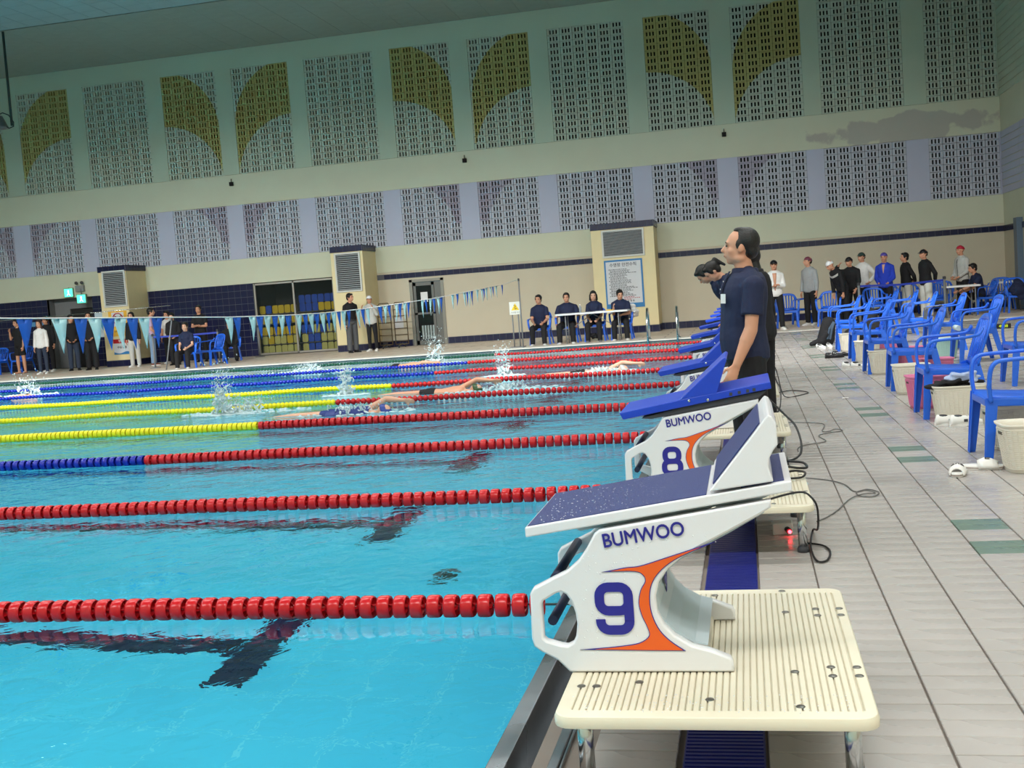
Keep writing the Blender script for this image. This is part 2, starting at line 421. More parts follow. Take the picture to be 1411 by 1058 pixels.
# ---- glass door on the tan wall
df = MB(); x0, x1 = -4.42, -3.33
df.box(x0, x0+.1, YW-.02, YW+.1, 0, 2.02); df.box(x1-.1, x1, YW-.02, YW+.1, 0, 2.02); df.box(x0, x1, YW-.02, YW+.1, 1.94, 2.02)
door_1 = struct(df.build('door_1', mat('door_frame_grey', rgb(128, 126, 118), .4, .5), bevel=.004))
lf = MB(); a, b = x0+.12, x1-.32
lf.box(a, a+.08, YW+.0, YW+.05, .02, 1.92); lf.box(b-.08, b, YW, YW+.05, .02, 1.92); lf.box(a, b, YW, YW+.05, 1.82, 1.92); lf.box(a, b, YW, YW+.05, .02, .14); lf.box(a, b, YW, YW+.05, .94, 1.0)
lf.box(b+.01, x1-.1, YW+.01, YW+.04, .02, 1.92)
leaf = lf.build('door_leaf', mat('door_leaf_grey', rgb(100, 101, 98), .4, .4), door_1)
g = MB(); g.box(a+.08, b-.08, YW+.02, YW+.03, .14, 1.82); g.build('pane', mat('dark_glass', rgb(20, 27, 30), .06, noise=.1), door_1)
g = MB(); g.box(-4.08, -3.86, YW-.008, YW-.003, 1.32, 1.62); g.build('notice_sheet', mat('paper', rgb(225, 226, 228), .8, noise=.02), door_1)
for k in range(5):
    g = MB(); g.box(-4.12+k*.085, -4.065+k*.085, YW-.004, YW+.018, .18, .6); g.build('slat', mat('pale_slats', rgb(150, 165, 165), .5), door_1)
g = MB(); g.tube([(-3.80, YW-.05, .95), (-3.80, YW-.05, 1.2)], .012); g.build('door_handle', CHROME, door_1)

# ---- pillars with louvred vents
def louvre(x0, x1, z0, z1, y, parent, n):
    fr = MB()
    fr.box(x0, x1, y-.04, y, z1-.05, z1); fr.box(x0, x1, y-.04, y, z0, z0+.05); fr.box(x0, x0+.05, y-.04, y, z0+.05, z1-.05); fr.box(x1-.05, x1, y-.04, y, z0+.05, z1-.05)
    f = fr.build('vent_frame', mat('vent_white', rgb(205, 205, 200), .5), parent, bevel=.004)
    bk = MB(); bk.box(x0+.04, x1-.04, y-.006, y+.002, z0+.04, z1-.04); bk.build('vent_shade_sheet', DARK, f)  # flat dark sheet painted as the shade behind the slats
    s = MB(); s.cbox((0, 0, 0), (x1-x0-.1, .006, (z1-z0)/n*.62), Matrix.Rotation(-.75, 3, 'X')); me = s.mesh('slat', fix=False); me.materials.append(mat('vent_slat', rgb(160, 164, 166), .5))
    for i in range(n): link('slat', me, f, ((x0+x1)/2, y-.024, z0+.06+(z1-z0-.1)*(i+.5)/n-.01))
def pillar(x0, x1, y0, vent, idx):
    p = MB(); p.box(x0, x1, y0, YW, .2, 2.97)
    o = struct(p.build('wall_pillar', YELLOW_WALL, bevel=.01))
    c = MB(); c.box(x0-.012, x1+.012, y0-.012, YW, 2.97, 3.15); c.box(x0-.004, x1+.004, y0-.004, YW, 0, .2); cap = c.build('cap_band', GROUT, o)
    n = max(1, round((x1-x0)/.2)); w = (x1-x0)/n
    mb = MB(); mb.cbox((0, 0, 0), (w-.01, .014, .17)); me = mb.mesh('tile', fix=False); me.materials.append(NAVY)
    for i in range(n):
        for z in (3.06, .1): link('tile', me, o, (x0+(i+.5)*w, y0-.016 if z > 1 else y0-.008, z))
    nd = round((YW-y0)/.2)
    mb = MB(); mb.cbox((0, 0, 0), (.014, .19, .17)); me = mb.mesh('tile', fix=False); me.materials.append(NAVY)
    for i in range(nd):
        for z in (3.06, .1):
            link('tile', me, o, (x1+(.016 if z > 1 else .008), y0+(i+.5)*.2, z))
    louvre(*vent, y0, o, 18)
    return o
PY = 29.8
pil_l = pillar(-14.15, -13.2, PY, (-14.02, -13.22, 1.87, 3.0), 1)
pil_m = pillar(-6.43, -5.42, PY, (-6.31, -5.5, 1.78, 2.95), 2)
pil_r = pillar(1.42, 3.2, PY, (1.72, 2.92, 2.17, 2.95), 3)

# ---- right wall, left wall, near walls, ceiling
rw = MB(); rw.box(XR, XR+.3, -6, YW+.1, 0, 9.6); wall_right = struct(rw.build('wall_right', CREAM))
q = MB(); q.box(XR-.012, XR, -6, YW, .2, 2.1); q.build('tan_wall_face', TAN, wall_right)
for z0, z1, m_, nm in ((3.09, 4.78, LILAC, 'lower_grooved_panel'), (5.73, 8.98, PALE, 'upper_grooved_panel')):
    q = MB(); nrow = round((z1-z0)/.19); h = (z1-z0)/nrow
    for j in range(nrow):
        y = YW
        while y > 14:
            q.box(XR-.02, XR, y-2.1, y-.02, z0+j*h+.012, z0+(j+1)*h-.012); y -= 2.1
    q.build(nm, m_, wall_right, kind='stuff', fix=False)
q = MB(); q.box(XR-.02, XR+.05, 10, YW, 2.08, 2.24); trim_2 = struct(q.build('trim_2', GROUT))
mb = MB(); mb.cbox((0, 0, 0), (.02, .188, .15)); me = mb.mesh('tile', fix=False); me.materials.append(NAVY)
for i in range(30): link('tile', me, trim_2, (XR-.02, YW-.1-.2*i, 2.16))
q = MB(); q.box(XR-.16, XR, 28.9, 29.25, 0, 2.36); struct(q.build('door_3', mat('blue_grey_door_frame', rgb(92, 110, 128), .4, .2), bevel=.01))
q = MB(); q.box(HW0-.3, HW0, -6, YW+.1, 0, 9.6); struct(q.build('wall_left', CREAM))
q = MB(); q.box(HW0-.3, XR+.3, -6.3, -6, 0, 9.6); struct(q.build('wall_near', CREAM))
cb = MB(); cb.box(HW0-.3, XR+.3, -6.3, YW+.1, 9.68, 9.8); ceiling = struct(cb.build('ceiling', mat('ceiling_gap', rgb(45, 55, 55), .9)))
tw, td = .62, .62
mb = MB(); mb.box(-tw/2+.008, tw/2-.008, -td/2+.008, td/2-.008, -.02, .0); mt = mb.mesh('ceiling_tile', fix=False); mt.materials.append(CEIL)
n = 0
for j in range(7):
    for i in range(22):
        x = -16.4+i*tw; y = 25.6-j*td
        link('ceiling_tile', mt, ceiling, (x, y, 9.58)); n += 1
fb = MB()
for j in range(50):
    for i in range(56):
        x = HW0+.3+i*tw; y = 25.6-j*td
        if j < 7 and -16.5 < x < -16.5+22*tw: continue
        if x > XR or y < -5.5: continue
        fb.box(x-.302, x+.302, y-.302, y+.302, 9.56, 9.58)
fb.build('ceiling_tile_field', CEIL, ceiling, kind='stuff', fix=False)
sb = MB(); sb.box(HW0, XR, 25.95, YW, 9.56, 9.68); soffit = struct(sb.build('ceiling_soffit', mat('soffit_joint', rgb(118, 126, 116), .9)))
mb = MB(); mb.box(-.446, .446, -.246, .246, -.006, .004); ms = mb.mesh('panel', fix=False); ms.materials.append(SOFFIT)
for i in range(24):
    for j in range(10): link('panel', ms, soffit, (-18.8+i*.9, 26.2+.5*j, 9.556))

# ------------------------------------------------------------------ floor of the deck
TILE = mat('deck_tile', rgb(172, 166, 162), .3, noise=.07, scale=1.7, rvar=.14, bump=.04, bscale=26)
GTILE = mat('green_deck_tile', rgb(110, 130, 118), .3, noise=.1, scale=6, rvar=.08)
DGROUT = mat('deck_grout', rgb(128, 118, 110), .7)
FARDECK = None
def far_deck_mat():
    m = bpy.data.materials.new('far_deck_tiling'); m.use_nodes = True; nt = m.node_tree; b = nt.nodes['Principled BSDF']
    tc = nt.nodes.new('ShaderNodeTexCoord'); br = nt.nodes.new('ShaderNodeTexBrick')
    nt.links.new(tc.outputs['Object'], br.inputs['Vector'])
    br.inputs['Color1'].default_value = (*rgb(232, 214, 196), 1); br.inputs['Color2'].default_value = (*rgb(222, 202, 184), 1); br.inputs['Mortar'].default_value = (*rgb(170, 146, 130), 1)
    br.inputs['Scale'].default_value = 1; br.inputs['Mortar Size'].default_value = .02; br.inputs['Brick Width'].default_value = 1.2; br.inputs['Row Height'].default_value = .6
    nt.links.new(br.outputs['Color'], b.inputs['Base Color']); b.inputs['Roughness'].default_value = .45
    return m
FARDECK = far_deck_mat()
fl = MB()
fl.box(4.95, XR, -6, 24.8, -.3, -.012)
floor = struct(fl.build('floor', DGROUT))
fd = MB(); fd.box(HW0, XR, 25.0, YW+2.5, -.3, 0.0); struct(fd.build('floor_far_deck', FARDECK))
TX, TY = .24, .12
mb = MB(); mb.chbox(-TX/2+.0035, TX/2-.0035, -TY/2+.0025, TY/2-.0025, -.012, 0, .0025); mdt = mb.mesh('tile', fix=False); mdt.materials.append(TILE)
mdg = mdt.copy(); mdg.materials.clear(); mdg.materials.append(GTILE)
X0 = 6.07; near = 0
def is_green(ix, iy):
    # pairs of green strips, each two rows deep, every 2.46 m along the columns right of the blocks
    r = (iy-31) % 21
    return (ix == 2 and r in (0, 1, -4 % 21, -3 % 21)) or (ix == 3 and False)
cand = []
tf = MB(); tg = MB()
for ix in range(-4, 28):
    for iy in range(-20, 207):
        x = X0+TX*(ix+.5); y = TY*(iy+.5)
        if x-TX/2 < 5.0 or x > XR: continue
        if ix in (-3, -2, -1) and 5.36 < x < 5.59: continue
        near_tile = (-4 <= ix <= 6) and 6 <= iy <= 38
        if near_tile and near < 300:
            near += 1; link('tile', mdg if is_green(ix, iy) else mdt, floor, (x, y, random.uniform(-.0006, .0004)))
        else:
            (tg if is_green(ix, iy) else tf).chbox(x-TX/2+.0035, x+TX/2-.0035, y-TY/2+.0025, y+TY/2-.0025, -.012, random.uniform(-.0006, .0004), .0025)
tf.build('tile_field', TILE, floor, kind='stuff', fix=False); tg.build('green_tile_field', GTILE, floor, kind='stuff', fix=False)

# blue ribbed drain mat along the blocks
BLUEMAT = mat('blue_drain_mat', rgb(36, 44, 128), .3, noise=.15)
gm = MB(); gm.box(5.365, 5.585, -2, 24.8, -.012, -.004)
y = -2.0
while y < 9.0:
    gm.box(5.37, 5.58, y, y+.013, -.004, .004); y += .024
tag(gm.build('drain_mat', BLUEMAT, fix=False), 'long ribbed blue drain strip running along the deck under the platforms', 'drain mat')
# ------------------------------------------------------------------ pool
PD = -1.8
XP = 4.84
def pool_mat(name, c1, c2, mo):
    m = bpy.data.materials.new(name); m.use_nodes = True; nt = m.node_tree; b = nt.nodes['Principled BSDF']
    tc = nt.nodes.new('ShaderNodeTexCoord'); br = nt.nodes.new('ShaderNodeTexBrick'); br.offset = 0
    nt.links.new(tc.outputs['Object'], br.inputs['Vector'])
    br.inputs['Color1'].default_value = (*c1, 1); br.inputs['Color2'].default_value = (*c2, 1); br.inputs['Mortar'].default_value = (*mo, 1)
    br.inputs['Scale'].default_value = 1; br.inputs['Mortar Size'].default_value = .006; br.inputs['Brick Width'].default_value = .4; br.inputs['Row Height'].default_value = .4
    nt.links.new(br.outputs['Color'], b.inputs['Base Color']); b.inputs['Roughness'].default_value = .6
    return m
POOL = pool_mat('pool_floor_tiling', rgb(74, 214, 244), rgb(68, 208, 241), rgb(110, 224, 246))
pf = MB(); pf.box(HW0, XP, -5.9, 25.0, PD-.1, PD)
pool_floor = struct(pf.build('floor_pool_basin', POOL))
POOLW = mat('pool_wall_tile', rgb(50, 150, 185), .5, noise=.05)
pw = MB(); pw.box(HW0, XP, 25.0, 25.2, PD, -.06); pw.box(XP, XP+.12, -5.9, 25.0, PD, -.32); pw.box(HW0, XP+.2, -6, -5.9, PD, -.05)
struct(pw.build('wall_pool_sides', POOLW))
cp = MB(); cp.box(HW0, XR, 24.72, 25.32, -.06, .012); struct(cp.build('trim_pool_edge', mat('pale_coping', rgb(232, 226, 216), .45, noise=.06, scale=6), bevel=.01))
q = MB(); q.box(HW0, XP, 24.70, 24.73, -.5, -.01); struct(q.build('trim_gutter_far', mat('dark_gutter', rgb(44, 72, 84), .4)))
# lane markings of navy tiles on the bottom: line with a cross bar 2 m from the wall
mt_ = MB(); mt_.chbox(-.098, .098, -.0555, .0555, 0, .008, .002); mlt = mt_.mesh('tile', fix=False); mlt.materials.append(NAVY)
mt2 = MB(); mt2.chbox(-.0585, .0585, -.098, .098, 0, .008, .002); mlt2 = mt2.mesh('tile', fix=False); mlt2.materials.append(NAVY)
for k in range(0, 10):
    yc = 1.25+2.5*k
    mk = MB()
    if k in (1, 2):
        e = empty('lane_marking', (2.84, yc, PD)); tag(e, 'navy tiled lane line with cross bar, %s' % ('nearest on pool floor' if k == 1 else 'second nearest on pool floor'), 'lane line', 'lane lines on the pool floor')
        for i in range(18 if k == 1 else 30):
            for j in (-.0575, .0575): link('tile', mlt, e, (-.23-.2*i, j, 0))
        for i in (-.06, .06):
            for j in range(5): link('tile', mlt2, e, (i, (j-2)*.2, 0))
        mk.box(-.14-.2*(18 if k == 1 else 30)-16, -.14-.2*(18 if k == 1 else 30), -.115, .115, 0, .006)
        mk.build('far_run', NAVY, e)
    else:
        mk.box(-24, -.12, yc-.12-yc, yc+.12-yc, 0, .006); mk.box(-.12, .12, -.5, .5, 0, .006)
        names = {0: 'below the nearest lane rope', 3: 'third nearest', 4: 'fourth nearest', 5: 'under the swimmer with green cap', 6: 'fourth from far side', 7: 'third from far side', 8: 'second from far side', 9: 'along the far side'}
        o = mk.build('lane_marking', NAVY, loc=(2.84, yc, PD)); tag(o, 'navy lane line with cross bar on the pool floor, %s' % names[k], 'lane line', 'lane lines on the pool floor')
q = MB(); q.lathe([(.0, .02), (.075, .02), (.085, .01), (.085, 0)], 20)
for a in range(6): q.cbox((0, 0, .022), (.13, .008, .004), Matrix.Rotation(a*PI/6, 3, 'Z'))
tag(q.build('floor_drain', mat('drain_dark', rgb(30, 60, 70), .5), loc=(3.57, 4.95, PD)), 'small round dark drain cover on the pool floor', 'drain')

def water_mat():
    m = bpy.data.materials.new('pool_water'); m.use_nodes = True; nt = m.node_tree; L = nt.links
    for n_ in list(nt.nodes): nt.nodes.remove(n_)
    out = nt.nodes.new('ShaderNodeOutputMaterial'); g = nt.nodes.new('ShaderNodeBsdfGlass')
    g.inputs['IOR'].default_value = 1.333; g.inputs['Roughness'].default_value = .0; g.inputs['Color'].default_value = (.86, .985, 1.0, 1)
    L.new(g.outputs[0], out.inputs[0])
    tc = nt.nodes.new('ShaderNodeTexCoord')
    mp = nt.nodes.new('ShaderNodeMapping'); L.new(tc.outputs['Object'], mp.inputs[0]); mp.inputs['Scale'].default_value = (1, 1.0, 1)
    n1 = nt.nodes.new('ShaderNodeTexNoise'); n1.inputs['Scale'].default_value = 7.0; n1.inputs['Detail'].default_value = 3; n1.inputs['Distortion'].default_value = .6; L.new(mp.outputs[0], n1.inputs['Vector'])
    n2 = nt.nodes.new('ShaderNodeTexNoise'); n2.inputs['Scale'].default_value = 1.7; n2.inputs['Detail'].default_value = 2; L.new(mp.outputs[0], n2.inputs['Vector'])
    # the water is rougher in the lanes where people swim
    sp = nt.nodes.new('ShaderNodeSeparateXYZ'); L.new(tc.outputs['Object'], sp.inputs[0])
    mr = nt.nodes.new('ShaderNodeMapRange'); L.new(sp.outputs[1], mr.inputs[0]); mr.inputs[1].default_value = 2; mr.inputs[2].default_value = 13; mr.inputs[3].default_value = .12; mr.inputs[4].default_value = .62
    ad = nt.nodes.new('ShaderNodeMath'); ad.operation = 'MULTIPLY_ADD'; L.new(n2.outputs[0], ad.inputs[0]); ad.inputs[1].default_value = 2.0; L.new(n1.outputs[0], ad.inputs[2])
    bp = nt.nodes.new('ShaderNodeBump'); bp.inputs['Distance'].default_value = .035; L.new(mr.outputs[0], bp.inputs['Strength']); L.new(ad.outputs[0], bp.inputs['Height'])
    L.new(bp.outputs[0], g.inputs['Normal'])
    return m
WZ = -.03
w = MB(); w.add([(HW0, -5.9, WZ), (XP, -5.9, WZ), (XP, 24.9, WZ), (HW0, 24.9, WZ)], [(0, 1, 2, 3)])
tag(w.build('pool_water', water_mat(), fix=False), 'clear turquoise pool water with small ripples between the lane ropes', 'water', kind='stuff')

# steel gutter along the block end
sg = MB()
sg.box(XP-.004, XP+.05, -5.9, 24.72, -.5, .018); sg.box(XP+.05, 5.0, -5.9, 24.72, -.5, -.13); sg.box(5.0, 5.03, -5.9, 24.72, -.5, .006); sg.box(5.03, 5.04, -5.9, 24.72, -.3, .0)
struct(sg.build('trim_gutter_steel', STEEL, bevel=.003))

# ------------------------------------------------------------------ lane ropes
ROPE_RED = mat('rope_red', rgb(196, 22, 30), .25, noise=.1, scale=8)
ROPE_BLUE = mat('rope_blue', rgb(18, 36, 160), .25, noise=.1, scale=8)
ROPE_YEL = mat('rope_yellow', rgb(236, 224, 20), .3, noise=.08, scale=8)
ROPE_GRN = mat('rope_green', rgb(16, 84, 62), .3, noise=.1, scale=8)
def bead_geo(mb, x, hi=True, r=.05):
    if hi:
        w = .033
        mb.lathe([(r*.93, -w*.8), (r, -w*.5), (r, w*.5), (r*.93, w*.8), (r*.86, w*.8), (r*.86, -w*.8), (r*.93, -w*.8)], 20, (x, 0, 0), 'x')
        mb.lathe([(.0, -w*.95), (.014, -w*.95), (.016, 0), (.014, w*.95), (0, w*.95)], 8, (x, 0, 0), 'x')
        for k in range(6):
            a = k*PI/3; c, s = math.cos(a), math.sin(a)
            pts = []
            for t, rr, da in ((-w*.95, r*.35, -.35), (-w*.6, r*.9, -.1), (w*.6, r*.9, .25), (w*.95, r*.35, .45)):
                pts.append((x+t, math.cos(a+da)*rr, math.sin(a+da)*rr))
            mb.add([(x-w*.95, c*.01, s*.01)]+pts+[(x+w*.95, c*.01, s*.01)], [(0, 1, 2, 3, 4, 5)])
    else:
        w = .031
        mb.lathe([(.012, -w), (r*.7, -w*.95), (r, -w*.35), (r, w*.35), (r*.7, w*.95), (.012, w)], 8, (x, 0, 0), 'x')
SP = .0735
segcol = {1: (None, ROPE_RED), 2: (None, ROPE_RED), 3: (0.0, ROPE_BLUE), 4: (0, ROPE_YEL), 5: (0, ROPE_YEL), 6: (0, ROPE_YEL), 7: (0, ROPE_BLUE), 8: (0, ROPE_BLUE), 9: (0, ROPE_GRN)}
words = {1: 'red lane rope of large discs, nearest of all the ropes', 2: 'red lane rope second nearest, passing the nose of the white topped block', 3: 'lane rope turning from blue to red, third nearest', 4: 'lane rope turning from yellow to red, nearest of the yellow ones', 5: 'lane rope turning from yellow to red, middle one of the three', 6: 'lane rope turning from yellow to red, farthest yellow one', 7: 'lane rope turning from blue to red just beyond the yellow ones', 8: 'blue and red lane rope next to the green one', 9: 'green and red lane rope, farthest across the pool'}
xl = [None, 2.3, .4, -1.4, -3.3, -5.2, -7.0, -8.9, -10.7, -12.6]
hm = MB(); bead_geo(hm, 0); hmesh = hm.mesh('bead')
for k in range(1, 10):
    y = 2.5*k; z = .012
    e = empty('lane_rope', (0, y, z)); tag(e, words[k], 'lane rope', 'lane ropes across the pool')
    c = MB(); c.tube([(-21.9, 0, 0), (4.84, 0, 0)], .005, 6); c.build('cable', mat('cable_steel', rgb(90, 95, 98), .4, .8), e)
    col = {}
    bx = 4.69
    while bx > -21.5:
        lim = segcol[k][0]
        m_ = ROPE_RED if (lim is None or bx > lim) else segcol[k][1]
        wob = .012*math.sin(bx*2.1+k*1.7)*(1 if k > 4 else .5)
        if k <= 4 and bx > xl[k]-.6:
            if (k, m_.name) not in col.setdefault('m', {}):
                me = hmesh.copy(); me.materials.append(m_); col['m'][(k, m_.name)] = me
            o = link('bead', col['m'][(k, m_.name)], e, (bx, 0, wob*.5)); o.rotation_euler = (random.uniform(0, 1), 0, random.uniform(-.05, .05))
        else:
            b = col.setdefault('s', {}).setdefault(m_.name, (MB(), m_)); n0 = len(b[0].v)
            bead_geo(b[0], bx, False, .05 if k < 5 else (.043 if k < 7 else (.037 if k < 9 else .032)))
            b[0].v[n0:] = [(p[0], p[1], p[2]+wob*.5) for p in b[0].v[n0:]]
        bx -= SP if not (k in (4, 5, 6) and bx < 0) else .062
    for nm, (b, m_) in col.get('s', {}).items(): b.build('bead_run', m_, e, kind='stuff', fix=False)
# ------------------------------------------------------------------ starting blocks
PANEL_W = mat('block_white', rgb(226, 226, 230), .32, noise=.02, scale=5, bump=.03, bscale=200, coat=.2)
CREAMP = mat('platform_cream', rgb(226, 218, 196), .4, noise=.05, scale=4, coat=.15)
BLUETOP = mat('block_blue_cover', rgb(28, 66, 190), .35, noise=.06, scale=6)
GRIP = mat('navy_grip_sheet', rgb(44, 56, 116), .45, noise=.5, scale=210, bump=.6, bscale=420)
ORANGE = mat('logo_orange', rgb(232, 96, 30), .4, noise=.03)
INK = mat('logo_navy', rgb(42, 40, 140), .4, noise=.03)
MATBLK = mat('dark_rubber', rgb(58, 60, 66), .6, noise=.1)
HANDLE = mat('handle_navy', rgb(24, 32, 62), .5, noise=.1)
SHEETG = mat('block_back_sheet', rgb(176, 190, 196), .35, noise=.04, scale=3)
OX, OZ = 5.3, .25
def dom(pts): return [(x-OX, z-OZ) for x, z in pts]
outer = [(5.074,.25),(5.04,.285),(5.0,.306),(4.979,.322),(4.974,.345),(4.978,.47),(4.988,.486),(5.044,.513),(5.085,.532),(5.117,.559),(5.142,.592),(5.166,.632),(5.18,.643),
         (5.40,.675),(5.635,.709),(5.634,.688),(5.60,.668),(5.52,.627),(5.45,.592),(5.395,.562),(5.358,.532),(5.332,.497),(5.32,.455),(5.322,.415),(5.338,.380),(5.365,.350),(5.41,.322),(5.46,.308),(5.508,.288),(5.515,.275),(5.515,.25)]
hole = [(5.008,.440),(5.014,.450),(5.05,.470),(5.064,.474),(5.078,.467),(5.092,.445),(5.100,.415),(5.103,.385),(5.098,.352),(5.088,.332),(5.072,.324),(5.055,.326),(5.015,.338),(5.007,.346)]
def make_panel(y, parent):
    me = curve_plate([dom(outer), dom(hole)], .035, .006); me.materials.append(PANEL_W)
    for p in me.polygons: p.use_smooth = True
    o = link('side_panel', me, parent, (0, y, 0)); 
    e = o.modifiers.new('e', 'EDGE_SPLIT'); e.split_angle = .8
    return o
def bez(pts, n=6): return smooth_poly(pts, n)
def logo_mesh():
    # orange swoosh that hugs the curved back edge, thin navy rim
    o = [(5.205,.530),(5.245,.537),(5.285,.541),(5.35,.560),(5.449,.590),(5.38,.560),(5.335,.527),(5.310,.490),(5.303,.447),(5.308,.405),(5.325,.365),(5.352,.335),(5.385,.311),
         (5.30,.312),(5.149,.315),(5.215,.321),(5.27,.330),(5.298,.350),(5.295,.375),(5.283,.405),(5.276,.440),(5.283,.475),(5.297,.500),(5.292,.518),(5.27,.529)]
    return o
KEEP = (0, 4, 12, 14)
def digit_mesh(ch, W=.078, H=.118, w=.026):
    # squared numerals with rounded corners, drawn as flat ribbons
    mb = MB(); a, h = W/2, H/2; dy = [0.0]
    def loop(x0, x1, z0, z1, r=.022):
        mb.sweep([(x, 0, z) for x, z in rounded_rect(x0, x1, z0, z1, r)], w, .0018, (0, 1, 0), closed=True)
    def line(pts): mb.sweep([(x, 0, z) for x, z in pts], w, .0018, (0, 1, 0))
    def rib(pts, closed=False):
        P = [Vector((x, 0, z)) for x, z in pts]; n = len(P); rs = []
        for i in range(n):
            t = (P[(i+1) % n]-P[i-1]) if closed else (P[min(i+1, n-1)]-P[max(i-1, 0)])
            t.normalize(); s = Vector((-t.z, 0, t.x))*w/2
            yo = -.0009-.0003*(len(mb.f) > 0)*0
            rs.append([P[i]-s+Vector((0, yo-dy[0], 0)), P[i]+s+Vector((0, yo-dy[0], 0)), P[i]+s+Vector((0, .0009, 0)), P[i]-s+Vector((0, .0009, 0))])
        if closed: rs.append(rs[0])
        mb.rings(rs, (not closed, not closed), False); dy[0] += .0004
    def arc(cx, cz, r, a0, a1, n=6): return [(cx+r*math.cos(a0+(a1-a0)*k/n), cz+r*math.sin(a0+(a1-a0)*k/n)) for k in range(n+1)]
    r = .024
    if ch == '9':
        rib(rounded_rect(-a, a, .0-.006, h, r), True); rib([(a, h-.03), (a, -h+r)]+arc(a-r, -h+r, r, 0, -PI/2)+arc(-a+r, -h+r, r, -PI/2, -PI)+[(-a, -h+r+.006)])
    elif ch == '8':
        rib(rounded_rect(-a+.006, a-.006, 0, h, r), True); rib(rounded_rect(-a, a, -h, 0.0, r), True)
    elif ch == '7': rib([(-a, h), (a, h), (a-.004, h-.015), (-a*.2, -h-.01)])
    elif ch == '6':
        rib(rounded_rect(-a, a, -h, .006, r), True); rib([(-a, -h+.03), (-a, h-r)]+arc(-a+r, h-r, r, PI, PI/2)+arc(a-r, h-r, r, PI/2, 0))
    else:
        me = text_mesh(ch, .19, .0008, .001); me.transform(Matrix.Rotation(PI/2, 4, 'X')); return me
    return mb.mesh('number', fix=False)
def make_block(num, y, blue, label):
    e = empty('starting_block', (OX, y, OZ+.002)); tag(e, label, 'starting block', 'numbered starting blocks')
    near = make_panel(-.232, e); make_panel(.232, e)
    # logo, name and number on the near panel (flat print a hair proud)
    lg = smooth_poly(dom(logo_mesh()), 4, KEEP)
    me = curve_plate([lg], .002, 0, .0022); me.materials.append(INK); link('logo_rim', me, near, (0, -.0185, 0))
    me = curve_plate([lg], .002, 0); me.materials.append(ORANGE); link('logo', me, near, (0, -.0195, 0))
    bm = bmesh.new()
    for q, (dx_, dz_) in enumerate(((0, 0), (.0016, 0), (.0008, .0012), (.0008, -.0006))):      # heavier strokes
        me = text_mesh('BUMWOO', .053, .0008, 0); me.transform(Matrix.Scale(.89, 4, (1, 0, 0))); me.transform(Matrix.Rotation(PI/2, 4, 'X')); me.transform(Matrix.Translation((dx_, -.0002*q, dz_))); bm.from_mesh(me)
    me = bpy.data.meshes.new('lettering'); bm.to_mesh(me); bm.free(); me.materials.append(INK)
    o = link('lettering', me, near, (5.297-OX, -.0195, .625-OZ)); o.rotation_euler = (0, -.135, 0)
    me = digit_mesh(num); me.materials.append(INK)
    o = link('number', me, near, (5.208-OX, -.0195, .427-OZ))
    # curved sheet joining the panels at the back, inner front web
    arc = [(5.615,.672),(5.52,.620),(5.44,.580),(5.385,.549),(5.349,.520),(5.328,.487),(5.318,.45),(5.321,.413),(5.338,.38),(5.37,.349),(5.415,.323),(5.45,.315)]
    mb = MB(); mb.sweep([(x-OX, 0, z-OZ) for x, z in arc], .44, .008, (0, 1, 0)); mb.build('back_sheet', SHEETG, e)
    mb = MB(); mb.sweep([(x-OX, 0, z-OZ) for x, z in [(5.19,.63),(5.15,.56),(5.12,.50),(5.12,.36),(5.10,.27)]], .44, .006, (0, 1, 0)); mb.build('front_web', SHEETG, e)
    if num in ('9',):
        me = text_mesh('9', .17, .0008, .003); me.transform(Matrix.Rotation(PI/2, 4, 'X')); me.transform(Matrix.Rotation(PI/2+PI, 4, 'Z')) ; me.materials.append(INK)
        o = link('number', me, e, (5.330-OX, .0, .43-OZ)); o.rotation_euler = (0, 0, PI)
    # foot strip: toe plates at the back
    mb = MB()
    mb.box(5.09-OX, 5.45-OX, -.22, .22, .0, .012); mb.build('foot_plate', CREAMP, e)
    # hand grips across the front
    for (x, z) in ((5.045, .505), (5.03, .385), (5.17, .60)):
        mb = MB(); mb.tube([(x-OX, -.215, z-OZ), (x-OX, .215, z-OZ)], .014, 10); mb.build('hand_grip', HANDLE, e)
    # top plate, 8 degrees
    T = lambda x: .655+(x-4.977)*.1435
    if not blue:
        mb = MB(); x0, x1 = 4.977, 5.69
        pr = [(x0-OX, T(x0)-OZ-.028), (x1-OX, T(x1)-OZ-.028), (x1-OX, T(x1)-OZ), (x0-OX, T(x0)-OZ)]
        mb.prism(pr, -.25, .25); pl_ = mb.build('top_plate', PANEL_W, e, bevel=.004)
        mb = MB(); mb.prism([(x0+.006-OX, T(x0)-OZ), (5.47-OX, T(5.47)-OZ), (5.47-OX, T(5.47)-OZ+.0025), (x0+.006-OX, T(x0)-OZ+.0025)], -.238, .238); mb.build('grip_sheet', GRIP, pl_)
        mb = MB(); mb.prism([(5.56-OX, T(5.56)-OZ), (5.672-OX, T(5.672)-OZ), (5.672-OX, T(5.672)-OZ+.0025), (5.56-OX, T(5.56)-OZ+.0025)], -.225, .225); mb.build('grip_sheet', GRIP, pl_)
        for s in (-1, 1):
            mb = MB(); mb.box(5.2-OX, 5.47-OX, s*.246-.006, s*.246+.006, T(5.2)-OZ-.002, T(5.2)-OZ+.003)
        mb = MB(); mb.prism([(5.12-OX, .63-OZ), (5.62-OX, .705-OZ), (5.66-OX, T(5.66)-.03-OZ), (5.10-OX, T(5.10)-.03-OZ)], -.2, .2); mb.build('plate_bracket', SHEETG, e, bevel=.004)
        fin = [(5.478,.736),(5.60,.884),(5.630,.922),(5.640,.932),(5.650,.926),(5.659,.908),(5.660,.853),(5.648,.838),(5.637,.818),(5.634,.795),(5.64,.772),(5.645,.757)]
